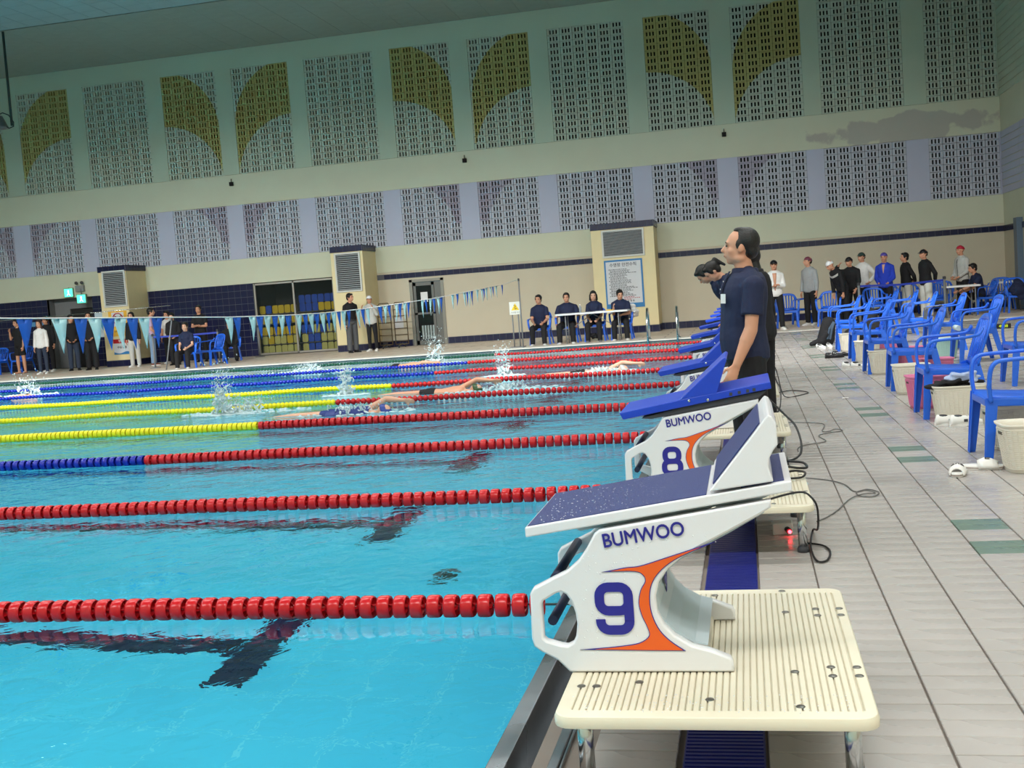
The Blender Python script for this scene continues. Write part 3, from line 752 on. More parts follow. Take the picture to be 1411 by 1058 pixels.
        mb = MB(); mb.prism(dom([(x-.0, z) for x, z in fin]), -.25, .25); fo = mb.build('kick_wedge', PANEL_W, e, bevel=.004)
        a, b = Vector((5.490, .752)), Vector((5.618, .908)); d = (b-a).normalized(); nn = Vector((-d.y, d.x))*.003
        mb = MB(); mb.prism(dom([(a.x, a.y), (b.x, b.y), ((b+nn).x, (b+nn).y), ((a+nn).x, (a+nn).y)]), -.228, .228); mb.build('grip_sheet', GRIP, fo)
    else:
        pr = [(4.981,.642),(4.963,.676),(5.273,.728),(5.475,.912),(5.485,.920),(5.496,.914),(5.44,.745),(5.694,.791),(5.699,.757),(5.44,.722),(5.27,.690)]
        mb = MB(); mb.prism(dom([(4.981,.642),(4.963,.676),(5.273,.728),(5.44,.752),(5.694,.791),(5.699,.757)]), -.25, .25); cv = mb.build('blue_cover', BLUETOP, e, bevel=.004)
        mb = MB(); mb.prism(dom([(5.26,.725),(5.475,.912),(5.487,.918),(5.497,.910),(5.44,.745)]), -.25, .25); fo = mb.build('kick_wedge', BLUETOP, e, bevel=.004)
        for x in (5.306, 5.396):
            mb = MB(); mb.ell((x-OX, -.252, .719-OZ), (.007, .004, .007)); mb.build('bolt', CHROME, cv)
        for x in (5.50, 5.54, 5.58, 5.61):
            mb = MB(); mb.box(x-OX, x+.014-OX, -.253, -.249, .733-OZ+(x-5.5)*.14, .748-OZ+(x-5.5)*.14); mb.build('notch', MATBLK, cv)
        mb = MB(); mb.prism(dom([(5.07,.641),(5.09,.650),(5.28,.690),(5.68,.750),(5.635,.712),(5.12,.637)]), -.235, .235); mb.build('rubber_pad', MATBLK, e, bevel=.003)
    return e
TOPS = {9: False}
blk = {9: 'white starting block numbered 9 with navy grip top and raised rear wedge, nearest block',
       8: 'white starting block numbered 8 with blue cover and upright blue wedge',
       7: 'blue covered starting block beside the standing man, one beyond block 8',
       6: 'blue covered starting block, second beyond block 8', 5: 'blue covered starting block, third beyond block 8', 4: 'blue covered starting block below the bending officials',
       3: 'blue covered starting block just behind the bending officials', 2: 'starting block third from the far pool end', 1: 'starting block second from the far pool end', 0: 'starting block nearest the far pool end'}
for n in range(9, -1, -1):
    make_block(str(n), 1.25+2.5*(9-n), n != 9, blk[n])

# ------------------------------------------------------------------ ribbed platforms the blocks stand on
GROOVE = mat('platform_groove', rgb(206, 199, 180), .6, noise=.2, scale=20)
BOLT = mat('bolt_steel', rgb(120, 118, 112), .4, .8)
def make_platform(y, label):
    e = empty('platform', (5.465, y, 0)); tag(e, label, 'platform', 'ribbed platforms under the starting blocks')
    hx, hy = .387, .565
    def ring(d, z): return [(px, py, z) for px, py in rounded_rect(-hx+d, hx-d, -hy+d, hy-d, .045-d*.5)]
    mb = MB(); mb.rings([ring(.006, .218), ring(0, .224), ring(0, .236), ring(.006, .244)], (True, True), False); top = mb.build('tread_board', GROOVE, e)
    # ribs between the grooves, and the plain border
    bme = curve_plate([rounded_rect(-hx+.001, hx-.001, -hy+.001, hy-.001, .045), rounded_rect(-hx+.04, hx-.03, -hy+.05, hy-.05, .008)], .012, .003)
    bme.transform(Matrix.Rotation(-PI/2, 4, 'X')); bme.materials.append(CREAMP); link('border', bme, top, (0, 0, .244))
    r1 = MB(); r1.chbox(-.0072, .0072, -hy+.045, hy-.045, .243, .25, .002); me = r1.mesh('rib', fix=False); me.materials.append(CREAMP)
    n = 40; step = (2*hx-.075)/n
    for i in range(n): link('rib', me, top, (-hx+.043+step*(i+.5)-.001, 0, 0))
    sk = MB(); sk.rings([ring(-.001, .221), ring(-.002, .226), ring(-.002, .24), ring(.001, .247)], (False, False), True); sk.build('rim', CREAMP, top)
    b1 = MB(); b1.lathe([(0, .002), (.010, .002), (.012, 0)], 10); mbt = b1.mesh('bolt_head'); mbt.materials.append(BOLT)
    for bx, by in ((5.457,.807),(5.675,.762),(5.672,1.007),(5.766,1.042),(5.766,.975),(5.832,1.041),(5.832,.975),(5.759,1.576),(5.761,1.508),(5.83,1.578),(5.83,1.509),(5.667,1.546),(5.664,1.786),(5.446,1.746),(5.12,.90),(5.16,.90),(5.27,.93)):
        link('bolt_head', mbt, top, (bx-5.465, by-1.25, .25))
    for lx in (-.335, .335):
        for ly in (-.40, .40):
            mb = MB(); mb.tube([(lx, ly, .22), (lx, ly, .012)], .021, 12); lg = mb.build('leg', CHROME, e)
            mb = MB(); mb.lathe([(0, 0), (.027, 0), (.027, .018), (.02, .03)], 12, (lx, ly, 0)); mb.build('foot_cap', MATBLK, lg)
        mb = MB(); mb.box(lx-.012, lx+.012, -.46, .46, .2, .22); mb.build('frame_bar', STEEL, e)
    return e
p9 = make_platform(1.25, 'cream ribbed platform under block 9, nearest and fully visible')
pw_ = {8: 'cream ribbed platform carrying block 8, cables on its edge', 7: 'cream ribbed platform beyond the standing man, carrying block 7', 6: 'cream ribbed platform of the third block beyond block 9', 5: 'cream ribbed platform of block 5', 4: 'cream ribbed platform by the bending officials', 3: 'cream ribbed platform just past the bending officials', 2: 'ribbed platform third from the far end', 1: 'ribbed platform second from the far end', 0: 'ribbed platform nearest the far end'}
proto_p = None
for n in range(8, -1, -1):
    y = 1.25+2.5*(9-n)
    if n >= 7: tree_copy(p9, (5.465, y, 0), label=pw_[n])
    else:
        if proto_p is None:      # far ones: ribs joined, they are too fine to pick apart
            e = empty('platform', (5.465, y, 0)); tag(e, pw_[n], 'platform', 'ribbed platforms under the starting blocks')
            mb = MB(); mb.rings([[(a, b, z) for a, b in rounded_rect(-.387, .387, -.565, .565, .045)] for z in (.22, .244)], (True, True), False); tb = mb.build('tread_board', CREAMP, e)
            mb = MB()
            for i in range(20): mb.box(-.33+i*.0345, -.33+i*.0345+.02, -.52, .52, .243, .25)
            mb.build('ribs', CREAMP, tb, kind='stuff')
            for lx in (-.335, .335):
                for ly in (-.40, .40):
                    mb = MB(); mb.tube([(lx, ly, .22), (lx, ly, 0)], .021, 8); mb.build('leg', STEEL, e)
            proto_p = e
        else: tree_copy(proto_p, (5.465, y, 0), label=pw_[n])

# ------------------------------------------------------------------ water drops on block 9
dr = MB(); rnd = random.Random(3)
for i in range(240):
    x = rnd.uniform(5.0, 5.5); z = rnd.uniform(.28, .66)
    if not ((5.125 < x < 5.29 and z < .6) or (.33 < z < .48 and 5.11 < x < 5.3) or (.60 < z < .63 and 5.2 < x < 5.50)): continue
    dr.ell((x, 1.0003, z), (.0016, .0010, .0022), None, 6, 4)
for i in range(200):
    x = rnd.uniform(5.0, 5.44); y = rnd.uniform(1.02, 1.48); dr.ell((x, y, .6585+(x-4.977)*.1435), (.002, .002, .001), None, 6, 4)
for i in range(120):
    x = rnd.uniform(5.1, 5.8); dr.ell((x, rnd.uniform(.72, .84), .2505), (.002, .003, .001), None, 6, 4)
tag(dr.build('water_drops', mat('drop_clear', (.86, .88, .9), .04, noise=0, spec=.8, coat=.5), fix=False), 'tiny clear water drops beaded on the nearest block and platform', 'water drops', kind='stuff')

# ------------------------------------------------------------------ cables, boxes on the deck
BLACKR = mat('black_rubber_cable', rgb(22, 22, 24), .5)
GREYR = mat('grey_cable', rgb(96, 96, 94), .5)
def cable(pts, r, m, label, n=6):
    P = [Vector(p) for p in pts]; out = []
    for i in range(len(P)-1):
        p0, p1, p2, p3 = P[max(i-1, 0)], P[i], P[i+1], P[min(i+2, len(P)-1)]
        for k in range(n):
            t = k/n; out.append(.5*((2*p1)+(-p0+p2)*t+(2*p0-5*p1+4*p2-p3)*t*t+(-p0+3*p1-3*p2+p3)*t**3))
    out.append(P[-1]); mb = MB(); mb.tube(out, r, 6); tag(mb.build('cable', m), label, 'cable', 'cables on the deck by the blocks')
cable([(5.60,3.22,.262),(5.72,3.2,.30),(5.80,3.18,.315),(5.835,3.15,.30),(5.862,3.15,.25),(5.868,3.3,.12),(5.868,3.77,.008),(5.838,3.43,.008),(5.847,3.15,.008),(5.891,3.146,.008),(5.918,3.307,.008),(5.891,3.44,.008),(5.80,3.5,.008)], .005, BLACKR, 'black cable looping over the edge of platform 8 to the deck')
cable([(5.74,4.0,.262),(5.80,3.99,.275),(5.85,3.93,.275),(5.83,3.86,.262),(5.76,3.84,.262)], .006, BLACKR, 'thick black cable loop lying on platform 8')
cable([(5.70,6.05,.52),(5.708,6.0,.468),(5.761,5.9,.41),(5.817,5.6,.373),(5.863,5.3,.346),(5.881,5.0,.295),(5.87,4.72,.262),(5.835,4.5,.262),(5.79,4.4,.262),(5.74,4.35,.262)], .007, BLACKR, 'thick black cable hanging in an arc between platforms 7 and 8')
cable([(5.76,4.42,.262),(5.80,4.36,.265),(5.86,4.30,.265),(5.874,4.2,.255),(5.83,4.15,.262),(5.78,4.2,.262)], .007, BLACKR, 'short thick black cable coil at the far corner of platform 8')
cable([(5.74,9.1,.5),(5.80,8.8,.45),(5.835,8.3,.357),(5.86,8.1,.30),(5.842,7.8,.184),(5.80,7.7,.1),(5.88,7.6,.01)], .006, BLACKR, 'thick black cable hanging beside the platform beyond the man')
cable([(5.70,9.6,.55),(5.85,9.6,.4),(5.92,9.9,.1),(5.98,10.2,.008),(6.10,10.3,.008),(6.22,10.6,.008),(6.05,10.9,.008),(5.9,10.7,.008)], .005, BLACKR, 'thin black cable beyond the man, winding over the deck')
cable([(5.88,5.30,.006),(5.996,5.219,.006),(6.077,5.124,.006),(6.130,4.989,.006),(6.164,4.769,.006),(6.239,4.824,.006),(6.293,4.722,.006),(6.247,4.598,.006),(6.183,4.631,.006),(6.170,4.745,.006),(6.225,4.78,.009),(6.27,4.69,.009),(6.19,4.66,.009),(6.111,4.536,.006),(6.030,4.264,.006),(5.960,4.084,.006),(5.90,3.98,.006)], .0035, GREYR, 'thin grey cable coiled on the tiles right of platform 8')
cable([(5.904,8.092,.006),(6.026,8.045,.006),(6.172,7.938,.006),(6.198,7.782,.006),(6.156,7.426,.006),(6.212,7.406,.006),(6.261,7.524,.006),(6.313,7.460,.006),(6.295,7.377,.006),(6.206,7.320,.006),(6.112,7.180,.006),(6.147,6.882,.006),(6.097,6.780,.006),(5.986,6.699,.006),(5.926,6.568,.006),(5.918,6.390,.006)], .0035, GREYR, 'thin dark grey cable winding on the tiles right of the man')
e = empty('power_adapter', (5.72, 3.75, 0)); tag(e, 'small grey box with a glowing red lamp under platform 8', 'power adapter')
mb = MB(); mb.box(-.05, .05, -.04, .04, .0, .06); mb.build('case', mat('adapter_grey', rgb(196, 196, 192), .5), e, bevel=.006)
mb = MB(); mb.tube([(.02, -.04, .03), (.03, -.07, .025)], .014, 10); mb.build('plug', BLACKR, e)
mb = MB(); mb.ell((.032, -.078, .024), (.009, .009, .009)); mb.build('red_lamp', mat('red_led', rgb(255, 30, 30), .3, noise=0, emit=((1, .02, .03), 25)), e)
# ------------------------------------------------------------------ people
SKINC = [rgb(206, 150, 122), rgb(214, 164, 138), rgb(190, 136, 108)]
def skin(i): return mat('skin_%s' % 'abc'[i], SKINC[i], .5, noise=.06, scale=14)
HAIR = mat('black_hair', rgb(22, 20, 20), .45, noise=.3, scale=60, bump=.4, bscale=120)
EYE = mat('eye_dark', rgb(24, 20, 18), .2, noise=0); LIP = mat('lip', rgb(160, 90, 82), .5, noise=.02)
def cloth(name, c, r=.85): return mat('cloth_'+name, c, r, noise=.12, scale=18, bump=.9, bscale=9)
C_NAVY = cloth('navy', rgb(28, 36, 66)); C_BLK = cloth('black', rgb(26, 26, 30)); C_WHT = cloth('white', rgb(228, 226, 224)); C_GRY = cloth('grey', rgb(160, 162, 164))
C_RBL = cloth('royal_blue', rgb(36, 64, 190)); C_DKG = cloth('dark_grey', rgb(84, 86, 90)); C_JEAN = cloth('jeans', rgb(120, 146, 176)); C_DJEAN = cloth('dark_jeans', rgb(46, 56, 76))
C_LIL = cloth('lilac', rgb(190, 160, 190)); C_LGR = cloth('light_grey', rgb(190, 190, 186)); C_WHP = cloth('white_trousers', rgb(214, 212, 206)); C_GRN = cloth('dark_green', rgb(52, 70, 64))
C_RED = mat('cap_red', rgb(186, 30, 60), .5, noise=.08); C_CAPW = mat('cap_white', rgb(235, 235, 238), .4, noise=.03); C_CAPB = mat('cap_black', rgb(24, 24, 28), .4, noise=.1); C_CAPP = mat('cap_purple', rgb(92, 80, 170), .4, noise=.5, scale=22)
SHOEW = mat('shoe_white', rgb(232, 230, 226), .5, noise=.05); SHOEB = mat('shoe_black', rgb(26, 26, 28), .5, noise=.1); SHOEG = mat('shoe_grey', rgb(120, 120, 124), .6, noise=.1)

def fuse(mb, name, vox, m, parent, smooth=3):
    me = mb.mesh(name)
    me.materials.append(m)
    o = link(name, me)
    r = o.modifiers.new('r', 'REMESH'); r.mode = 'VOXEL'; r.voxel_size = vox; r.use_smooth_shade = True
    if smooth:
        s = o.modifiers.new('s', 'SMOOTH'); s.factor = .5; s.iterations = smooth
    dg = bpy.context.evaluated_depsgraph_get(); dg.update()
    me2 = bpy.data.meshes.new_from_object(o.evaluated_get(dg)); me2.name = name
    bpy.data.objects.remove(o); bpy.data.meshes.remove(me)
    return link(name, me2, parent)
V = Vector
def cone(mb, a, b, ra, rb, flat=1.0, side=None, ca=True, cb=True, seg=14):
    """tapered limb with round ends; flat squashes the axis across `side`"""
    a, b = V(a), V(b); d = b-a; L = d.length
    if L < 1e-6: return
    t = d/L
    s = V(side) if side is not None else (V((1, 0, 0)) if abs(t.x) < .8 else V((0, 1, 0)))
    s = (s-t*s.dot(t)).normalized(); n = t.cross(s)
    rs = []
    def ring(c, r):
        r = max(r, .0008); return [c+s*math.cos(2*PI*k/seg)*r+n*math.sin(2*PI*k/seg)*r*flat for k in range(seg)]
    if ca:
        for q in (-1, -.8, -.5): rs.append(ring(a+t*q*ra*.9, ra*math.sqrt(1-q*q)+.0006))
    for q in (0, .25, .5, .75, 1): rs.append(ring(a+d*q, ra+(rb-ra)*q))
    if cb:
        for q in (.5, .8, 1): rs.append(ring(b+t*q*rb*.9, rb*math.sqrt(1-q*q)+.0006))
    mb.rings(rs)
def rot(v, ax, a): return Matrix.Rotation(a, 3, ax) @ V(v)

RINGS = [(-.07, .11, .085, -.01), (-.02, .158, .11, -.008), (.04, .163, .113, -.004), (.11, .150, .106, 0), (.19, .138, .10, .004), (.28, .148, .108, .006), (.37, .165, .115, .004), (.44, .172, .108, 0), (.50, .150, .09, -.006), (.535, .09, .07, -.01)]
def hand(mb, w, d, palmn, side, curl=.35, k=1.0):
    """w wrist, d direction, palmn palm normal (fingers curl to it), side towards the thumb"""
    w, d = V(w), V(d).normalized(); s = V(side); s = (s-d*s.dot(d)).normalized(); n = V(palmn); n = (n-d*n.dot(d)-s*n.dot(s)).normalized()
    e = w+d*.085*k
    cone(mb, w+d*.01, e, .030*k, .038*k, .42, s)
    for i, (off, ln) in enumerate(((.030, .072), (.010, .080), (-.010, .074), (-.029, .058))):
        p = e+s*off*k; c1 = (d*math.cos(curl)+n*math.sin(curl)).normalized(); c2 = (d*math.cos(curl*2.3)+n*math.sin(curl*2.3)).normalized()
        q = p+c1*ln*.5*k; cone(mb, p-d*.01, q, .0098*k, .009*k, 1, s, seg=8); cone(mb, q, q+c2*ln*.45*k, .009*k, .0075*k, 1, s, seg=8)
    p = w+d*.028*k+s*.024*k; c1 = (d*.62+s*.62+n*.3).normalized(); q = p+c1*.04*k
    cone(mb, p, q, .0125*k, .0105*k, 1, n, seg=8); cone(mb, q, q+(d*.85+s*.2+n*.4).normalized()*.032*k, .0105*k, .009*k, 1, n, seg=8)

def person(loc, face, label, h=1.70, lean=0.0, twist=0.0, head=(0, 0), arms=None, legs=None, top=('tee', C_NAVY), bottom=('trousers', C_BLK), shoes=SHOEB,
           hair='short', cap=None, sk=0, vox=.011, seat=None, girth=1.0, group=None, belly=0.0, hairm=None, extra=None, skirt=False, tilt=None, female=False, detail=False):
    S = h/1.70
    root = empty('person', loc, face-PI/2); tag(root, label, 'person', group)
    if tilt is not None: root.rotation_euler = tilt
    legs = legs or {}; arms = arms or {}
    LT, LS, UA, FA = .415, .395, .27, .24
    tl = legs.get('R', ((.03, 0, -1), (0, 0, -1))); tr = legs.get('L', tl)
    def ext(t): a, b = V(t[0]).normalized(), V(t[1]).normalized(); return -(a.z*LT+b.z*LS)
    hz = (seat/S if seat is not None else max(ext(tl), ext(tr))+.075)
    P0 = V((0, 0, hz))
    ang = -lean                                    # lean forward (towards +Y) rotates about X
    def spine(s, x=0, y=0):
        f = min(1, max(0, (s+.05)/.25)); 
        # bend gradually over the waist
        base = V((0, 0, 0)); n = 8; p = V(P0); 
        L = s/n
        for i in range(n):
            si = (i+.5)*L; fi = min(1, max(0, (si+.02)/.22)); a = ang*fi
            p = p + rot((0, 0, L), 'X', a)
        off = rot((x, y, 0), 'Z', twist*f); off = rot(off, 'X', ang*f)
        return p+off
    def sdir(v, s=.5): return rot(rot(v, 'Z', twist), 'X', ang)
    sw = .172*girth if not female else .155*girth
    body = MB(); shirt = MB(); pants = MB()
    def torso(mb, infl, s0, s1, cuff=False):
        rs = []
        R = [r for r in RINGS if s0-1e-6 <= r[0] <= s1+1e-6]
        for (s, w, d, yo) in R:
            g = girth
            bl = belly*math.exp(-((s-.14)/.12)**2)
            w2 = w*g+infl; d2 = d*g+infl+bl*.5
            if female and s > .3: w2 -= .012
            rs.append([spine(s, math.cos(2*PI*k/20)*w2, math.sin(2*PI*k/20)*d2+yo+bl*.4) for k in range(20)])
        mb.rings(rs)
    torso(body, 0, -.07, .54)
    if female: body.ell(spine(.37, .06, .08), (.055, .05, .055)); body.ell(spine(.37, -.06, .08), (.055, .05, .055))
    for sx in (-1, 1):
        for mb_, q in ((body, 0), (shirt, .010)) if top[0] not in ('none', 'suit') else ((body, 0),):
            cone(mb_, spine(.535, sx*.045, -.012), spine(.462, sx*(sw-.012), -.008), .040+q, .046+q, .9, sdir((0, 1, 0)))
    # neck and head
    nb = spine(.50, 0, -.008); hd_yaw, hd_nod = head
    nt = spine(.61, 0, .012)
    cone(body, nb, nt, .062*girth**.5, .054, 1, (1, 0, 0))
    fdir = lambda v: rot(rot(rot(v, 'X', -hd_nod), 'Z', hd_yaw), 'X', ang*.75 if tilt is None else ang)
    hc = nt+fdir((0, .018, .090)); Hm = Matrix([fdir((1.07, 0, 0)), fdir((0, 1.07, 0)), fdir((0, 0, 1.07))]).transposed()
    H = lambda x, y, z: hc+Hm @ V((x, y, z))
    body.ell(H(0, -.012, .022), (.074, .093, .088), Hm, 18, 12)            # skull
    body.ell(H(0, .022, -.035), (.060, .068, .075), Hm, 16, 10)            # face
    body.ell(H(0, .055, -.088), (.026, .024, .020), Hm)                    # chin
    for sx in (-1, 1):
        body.ell(H(sx*.038, .048, -.028), (.024, .025, .024), Hm)          # cheeks
        body.ell(H(sx*.073, -.008, -.012), (.010, .018, .030), Hm)         # ears
        body.ell(H(sx*.047, .0, -.072), (.018, .04, .02), Hm)              # jaw
    body.ell(H(0, .076, .022), (.045, .014, .014), Hm)                     # brow
    cone(body, H(0, .082, .008), H(0, .104, -.026), .009, .014, 1, Hm @ V((1, 0, 0)), seg=8)   # nose
    body.ell(H(0, .086, -.057), (.022, .010, .010), Hm)                    # mouth
    # arms
    sh = {}; el = {}; wr = {}
    for key, sx in (('R', 1), ('L', -1)):
        u, f_ = arms.get(key, ((.12, .02, -1), (.06, .14, -1)))[:2]
        u = V((u[0]*sx, u[1], u[2])).normalized(); f_ = V((f_[0]*sx, f_[1], f_[2])).normalized()
        u = sdir(u); f_ = sdir(f_)
        s0 = spine(.445, sx*sw, -.008); e0 = s0+u*UA; w0 = e0+f_*FA
        sh[key], el[key], wr[key] = s0, e0, w0
        g = girth**.6*(.9 if female else 1)
        body.ell(s0, (.052*g, .054*g, .052*g)); cone(body, s0, e0, .047*g, .038*g); cone(body, e0, e0+(w0-e0)*.35, .040*g, .041*g); cone(body, e0+(w0-e0)*.3, w0, .040*g, .026*g)
        curl = arms.get('curl', .35)
        hdv = f_
        inward = sdir((-sx, .15, 0)); fwd = sdir((0, 1, .0))
        if abs(hdv.dot(fwd)) > .8: fwd = sdir((0, 0, 1))
        hand(body, w0, hdv, inward, fwd, curl, .98)
    # legs
    hip = {}; kn = {}; an = {}
    for key, sx in (('R', 1), ('L', -1)):
        t, s = legs.get(key, ((.03, 0, -1), (0, 0, -1)))
        t = V((t[0]*sx, t[1], t[2])).normalized(); s = V((s[0]*sx, s[1], s[2])).normalized()
        h0 = P0+V((sx*.085*girth, -.005, 0)); k0 = h0+t*LT; a0 = k0+s*LS
        hip[key], kn[key], an[key] = h0, k0, a0
        g = girth**.6
        cone(body, h0, k0, .082*g, .054*g); cone(body, k0, k0+(a0-k0)*.35, .054*g, .056*g); cone(body, k0+(a0-k0)*.3, a0, .054*g, .036*g)
        yaw = legs.get('toe', .15)*sx
        td = V((math.sin(yaw), math.cos(yaw), 0))
        if tilt is not None: td = V((0, .35, -1)).normalized()
        cone(body, a0+V((0, 0, -.03))-td*.03, a0+V((0, 0, -.045))+td*.13, .036, .026, .8, (1, 0, 0))
        if shoes is not None:
            sm = MB(); z0 = a0.z-.075 
            n = 14; rs = []
            for (yy, w, tp) in ((-.078, .018, .055), (-.065, .036, .085), (-.02, .041, .095), (.03, .043, .085), (.09, .048, .058), (.15, .044, .045), (.182, .026, .034), (.192, .008, .022)):
                c = V((a0.x, a0.y, z0))+td*yy; pr = V((td.y, -td.x, 0))
                rs.append([c+pr*math.cos(2*PI*k/n)*w+V((0, 0, max(0, .5*tp+math.sin(2*PI*k/n)*tp*.52))) for k in range(n)])
            sm.rings(rs); so = sm.build('shoe', shoes, root)
            sl = MB(); rs = []
            for (yy, w) in ((-.082, .02), (-.065, .040), (.03, .044), (.09, .051), (.15, .047), (.188, .026), (.197, .01)):
                c = V((a0.x, a0.y, z0))+td*yy; pr = V((td.y, -td.x, 0)); rs.append([c-pr*w, c+pr*w, c+pr*w+V((0, 0, .018)), c-pr*w+V((0, 0, .018))])
            sl.rings(rs, smooth=False); sl.build('sole', C_WHT if shoes != SHOEB else SHOEB, so)
    bo = fuse(body, 'body', vox, skin(sk), root)
    # clothing
    kind, cm = top
    infl = {'tee': .016, 'polo': .017, 'jacket': .026, 'hoodie': .028, 'shirt': .02, 'suit': .006, 'none': 0}[kind]
    if kind != 'none':
        longs = kind in ('jacket', 'hoodie', 'shirt')
        torso(shirt, infl, -.07 if longs else -.02, .54)
        if kind in ('tee', 'polo', 'jacket', 'hoodie', 'shirt'):
            for key in ('R', 'L'):
                g = girth**.6; s0, e0, w0 = sh[key], el[key], wr[key]
                shirt.ell(s0, (.058*g+.006, .062*g+.006, .056*g+.006))
                if longs:
                    cone(shirt, s0, e0, .062*g, .056*g); cone(shirt, e0, e0+(w0-e0)*.93, .057*g, .044*g, cb=False)
                else: cone(shirt, s0, s0+(e0-s0)*.68, .062*g, .066*g, cb=False)
        if female: shirt.ell(spine(.37, .06, .09), (.06, .052, .06)); shirt.ell(spine(.37, -.06, .09), (.06, .052, .06))
        if kind == 'hoodie': shirt.tube([spine(.53, math.cos(a)*.085, math.sin(a)*.085-.02) for a in [2*PI*i/12 for i in range(12)]], .03, 8, closed=True)
        so = fuse(shirt, {'tee': 't_shirt', 'polo': 'polo_shirt', 'jacket': 'jacket', 'hoodie': 'hooded_top', 'shirt': 'shirt', 'suit': 'swimsuit'}[kind], vox, cm, root, 2)
        if kind in ('polo', 'jacket', 'shirt'):
            c = MB(); rr = []
            for s, k in ((.505, 1.12), (.535, 1.0), (.565, .98), (.56, 1.12), (.53, 1.22)):
                rr.append([spine(s, math.cos(2*PI*i/16)*.072*k, math.sin(2*PI*i/16)*.074*k-.004+.02*(1-math.sin(2*PI*i/16))*0) for i in range(16)])
            c.rings(rr, (False, False)); c.build('collar', cm, so)
        for kx, fn in (extra or {}).items():
            fn(spine, so, root, cm)
    bk, bm_ = bottom
    if bk != 'none':
        torso(pants, .012 if bk != 'wide' else .016, -.07, .11)
        for key in ('R', 'L'):
            g = girth**.6; h0, k0, a0 = hip[key], kn[key], an[key]
            ex = {'trousers': (.012, .020, .026), 'wide': (.016, .03, .045), 'slim': (.008, .009, .014), 'shorts': (.02, .03, 0), 'trunks': (.008, .01, 0)}[bk]
            if bk in ('shorts', 'trunks'):
                q = .75 if bk == 'shorts' else .4; cone(pants, h0, h0+(k0-h0)*q, .084*g+ex[0], .066*g+ex[1], cb=False)
            else:
                cone(pants, h0, k0, .084*g+ex[0], .056*g+ex[1]); cone(pants, k0, k0+(a0-k0)*1.02, .056*g+ex[1], .036*g+ex[2], cb=False)
        fuse(pants, {'shorts': 'shorts', 'trunks': 'swim_trunks'}.get(bk, 'trousers'), vox, bm_, root, 2)
    hm_ = hairm or HAIR
    hb = MB()
    if cap and hair: hair = 'under'
    if hair == 'under':
        hb.ell(H(0, -.055, -.012), (.068, .048, .05), Hm)
        for sx in (-1, 1): hb.ell(H(sx*.069, .0, .008), (.012, .024, .03), Hm)
        fuse(hb, 'hair', min(vox, .011), hm_, root, 1)
    if hair in ('short', 'long', 'pony', 'balding', 'bob', 'bun'):
        if hair == 'balding':
            hb.ell(H(0, -.034, .034), (.081, .084, .085), Hm, 18, 12); hb.ell(H(0, -.062, -.02), (.066, .05, .055), Hm); hb.ell(H(.0, .0, .098), (.052, .045, .02), Hm)
            for sx in (-1, 1): hb.ell(H(sx*.062, .004, .012), (.018, .022, .035), Hm)
        else:
            hb.ell(H(0, -.022, .036), (.084, .094, .088), Hm, 18, 12); hb.ell(H(0, -.055, -.02), (.07, .055, .06), Hm); hb.ell(H(0, .045, .083), (.062, .036, .026), Hm)
            for sx in (-1, 1): hb.ell(H(sx*.068, .012, .02), (.016, .03, .045), Hm)
        if hair in ('long', 'bob'):
            n_ = 3 if hair == 'long' else 1
            for sx in (-1, 0, 1):
                hb.add([], [])
                cone(hb, H(sx*.06, -.05+abs(sx)*.035, 0), H(sx*.075, -.07+abs(sx)*.05, -.10-.07*(n_-1)*.8), .045, .034, .8)
        if hair == 'pony':
            hb.ell(H(0, -.10, .06), (.035, .035, .035), Hm); cone(hb, H(0, -.125, .075), H(0, -.155, -.06), .032, .018)
        if hair == 'bun': hb.ell(H(0, -.11, .03), (.04, .035, .04), Hm)
        fuse(hb, 'hair', min(vox, .011), hm_, root, 1)
    if cap:
        ck, cmm = cap; cb_ = MB(); rs = []
        for i in range(8):
            th = PI/2*i/7; r = math.cos(th*.99); rs.append([H(math.cos(2*PI*k/18)*.083*r, -.014+math.sin(2*PI*k/18)*.100*r, .028+.083*math.sin(th)-(.02 if math.sin(2*PI*k/18) < 0 else 0)*r) for k in range(18)])
        cb_.rings(rs, (True, True)); co = cb_.build('swim_cap' if ck == 'swim' else 'cap', cmm, root)
        if ck == 'visor':
            vb = MB(); rs = []
            for t in (0, .35, .7, 1): rs.append([H((-.075+.15*q)*(1-.35*t*t), .075-abs(q-.5)*.06*(1) + t*.065, .03+.012*(1-(2*q-1)**2)-t*.012) for q in [j/8 for j in range(9)]])
            vb.rings(rs, (False, False), closed=False); v = vb.build('visor', cmm, co); m3 = v.modifiers.new('s', 'SOLIDIFY'); m3.thickness = .004
        if ck == 'goggles' or ck == 'swimg':
            gb = MB(); gb.tube([H(math.cos(a)*.086, -.012+math.sin(a)*.101, .038) for a in [2*PI*i/20 for i in range(20)]], .008, 6, closed=True); gb.build('strap', C_CAPB, co)
    for sx in (-1, 1):
        e = MB(); e.ell(H(sx*.031, .079, .002), (.0125, .006, .0055), Hm, 8, 6); e.build('eye', EYE, bo)
        e = MB(); e.ell(H(sx*.034, .0835, .024), (.019, .005, .0035), Hm, 8, 6); e.build('eyebrow', HAIR, bo)
    e = MB(); e.ell(H(0, .0915, -.057), (.019, .004, .0055), Hm, 10, 6); e.build('lips', LIP, bo)
    if S != 1: root.scale = (S, S, S)
    return root
def facing(dx, dy): return math.atan2(dy, dx)
W_ = PI           # facing the pool (-X)
TOCAM = -PI/2     # facing the camera side (-Y)
STAND = {'R': ((.03, .02, -1), (.02, -.03, -1)), 'L': ((.05, -.02, -1), (.0, -.02, -1)), 'toe': .2}
WIDE = {'R': ((.12, .03, -1), (.02, -.03, -1)), 'L': ((.10, -.02, -1), (.02, -.02, -1)), 'toe': .35}
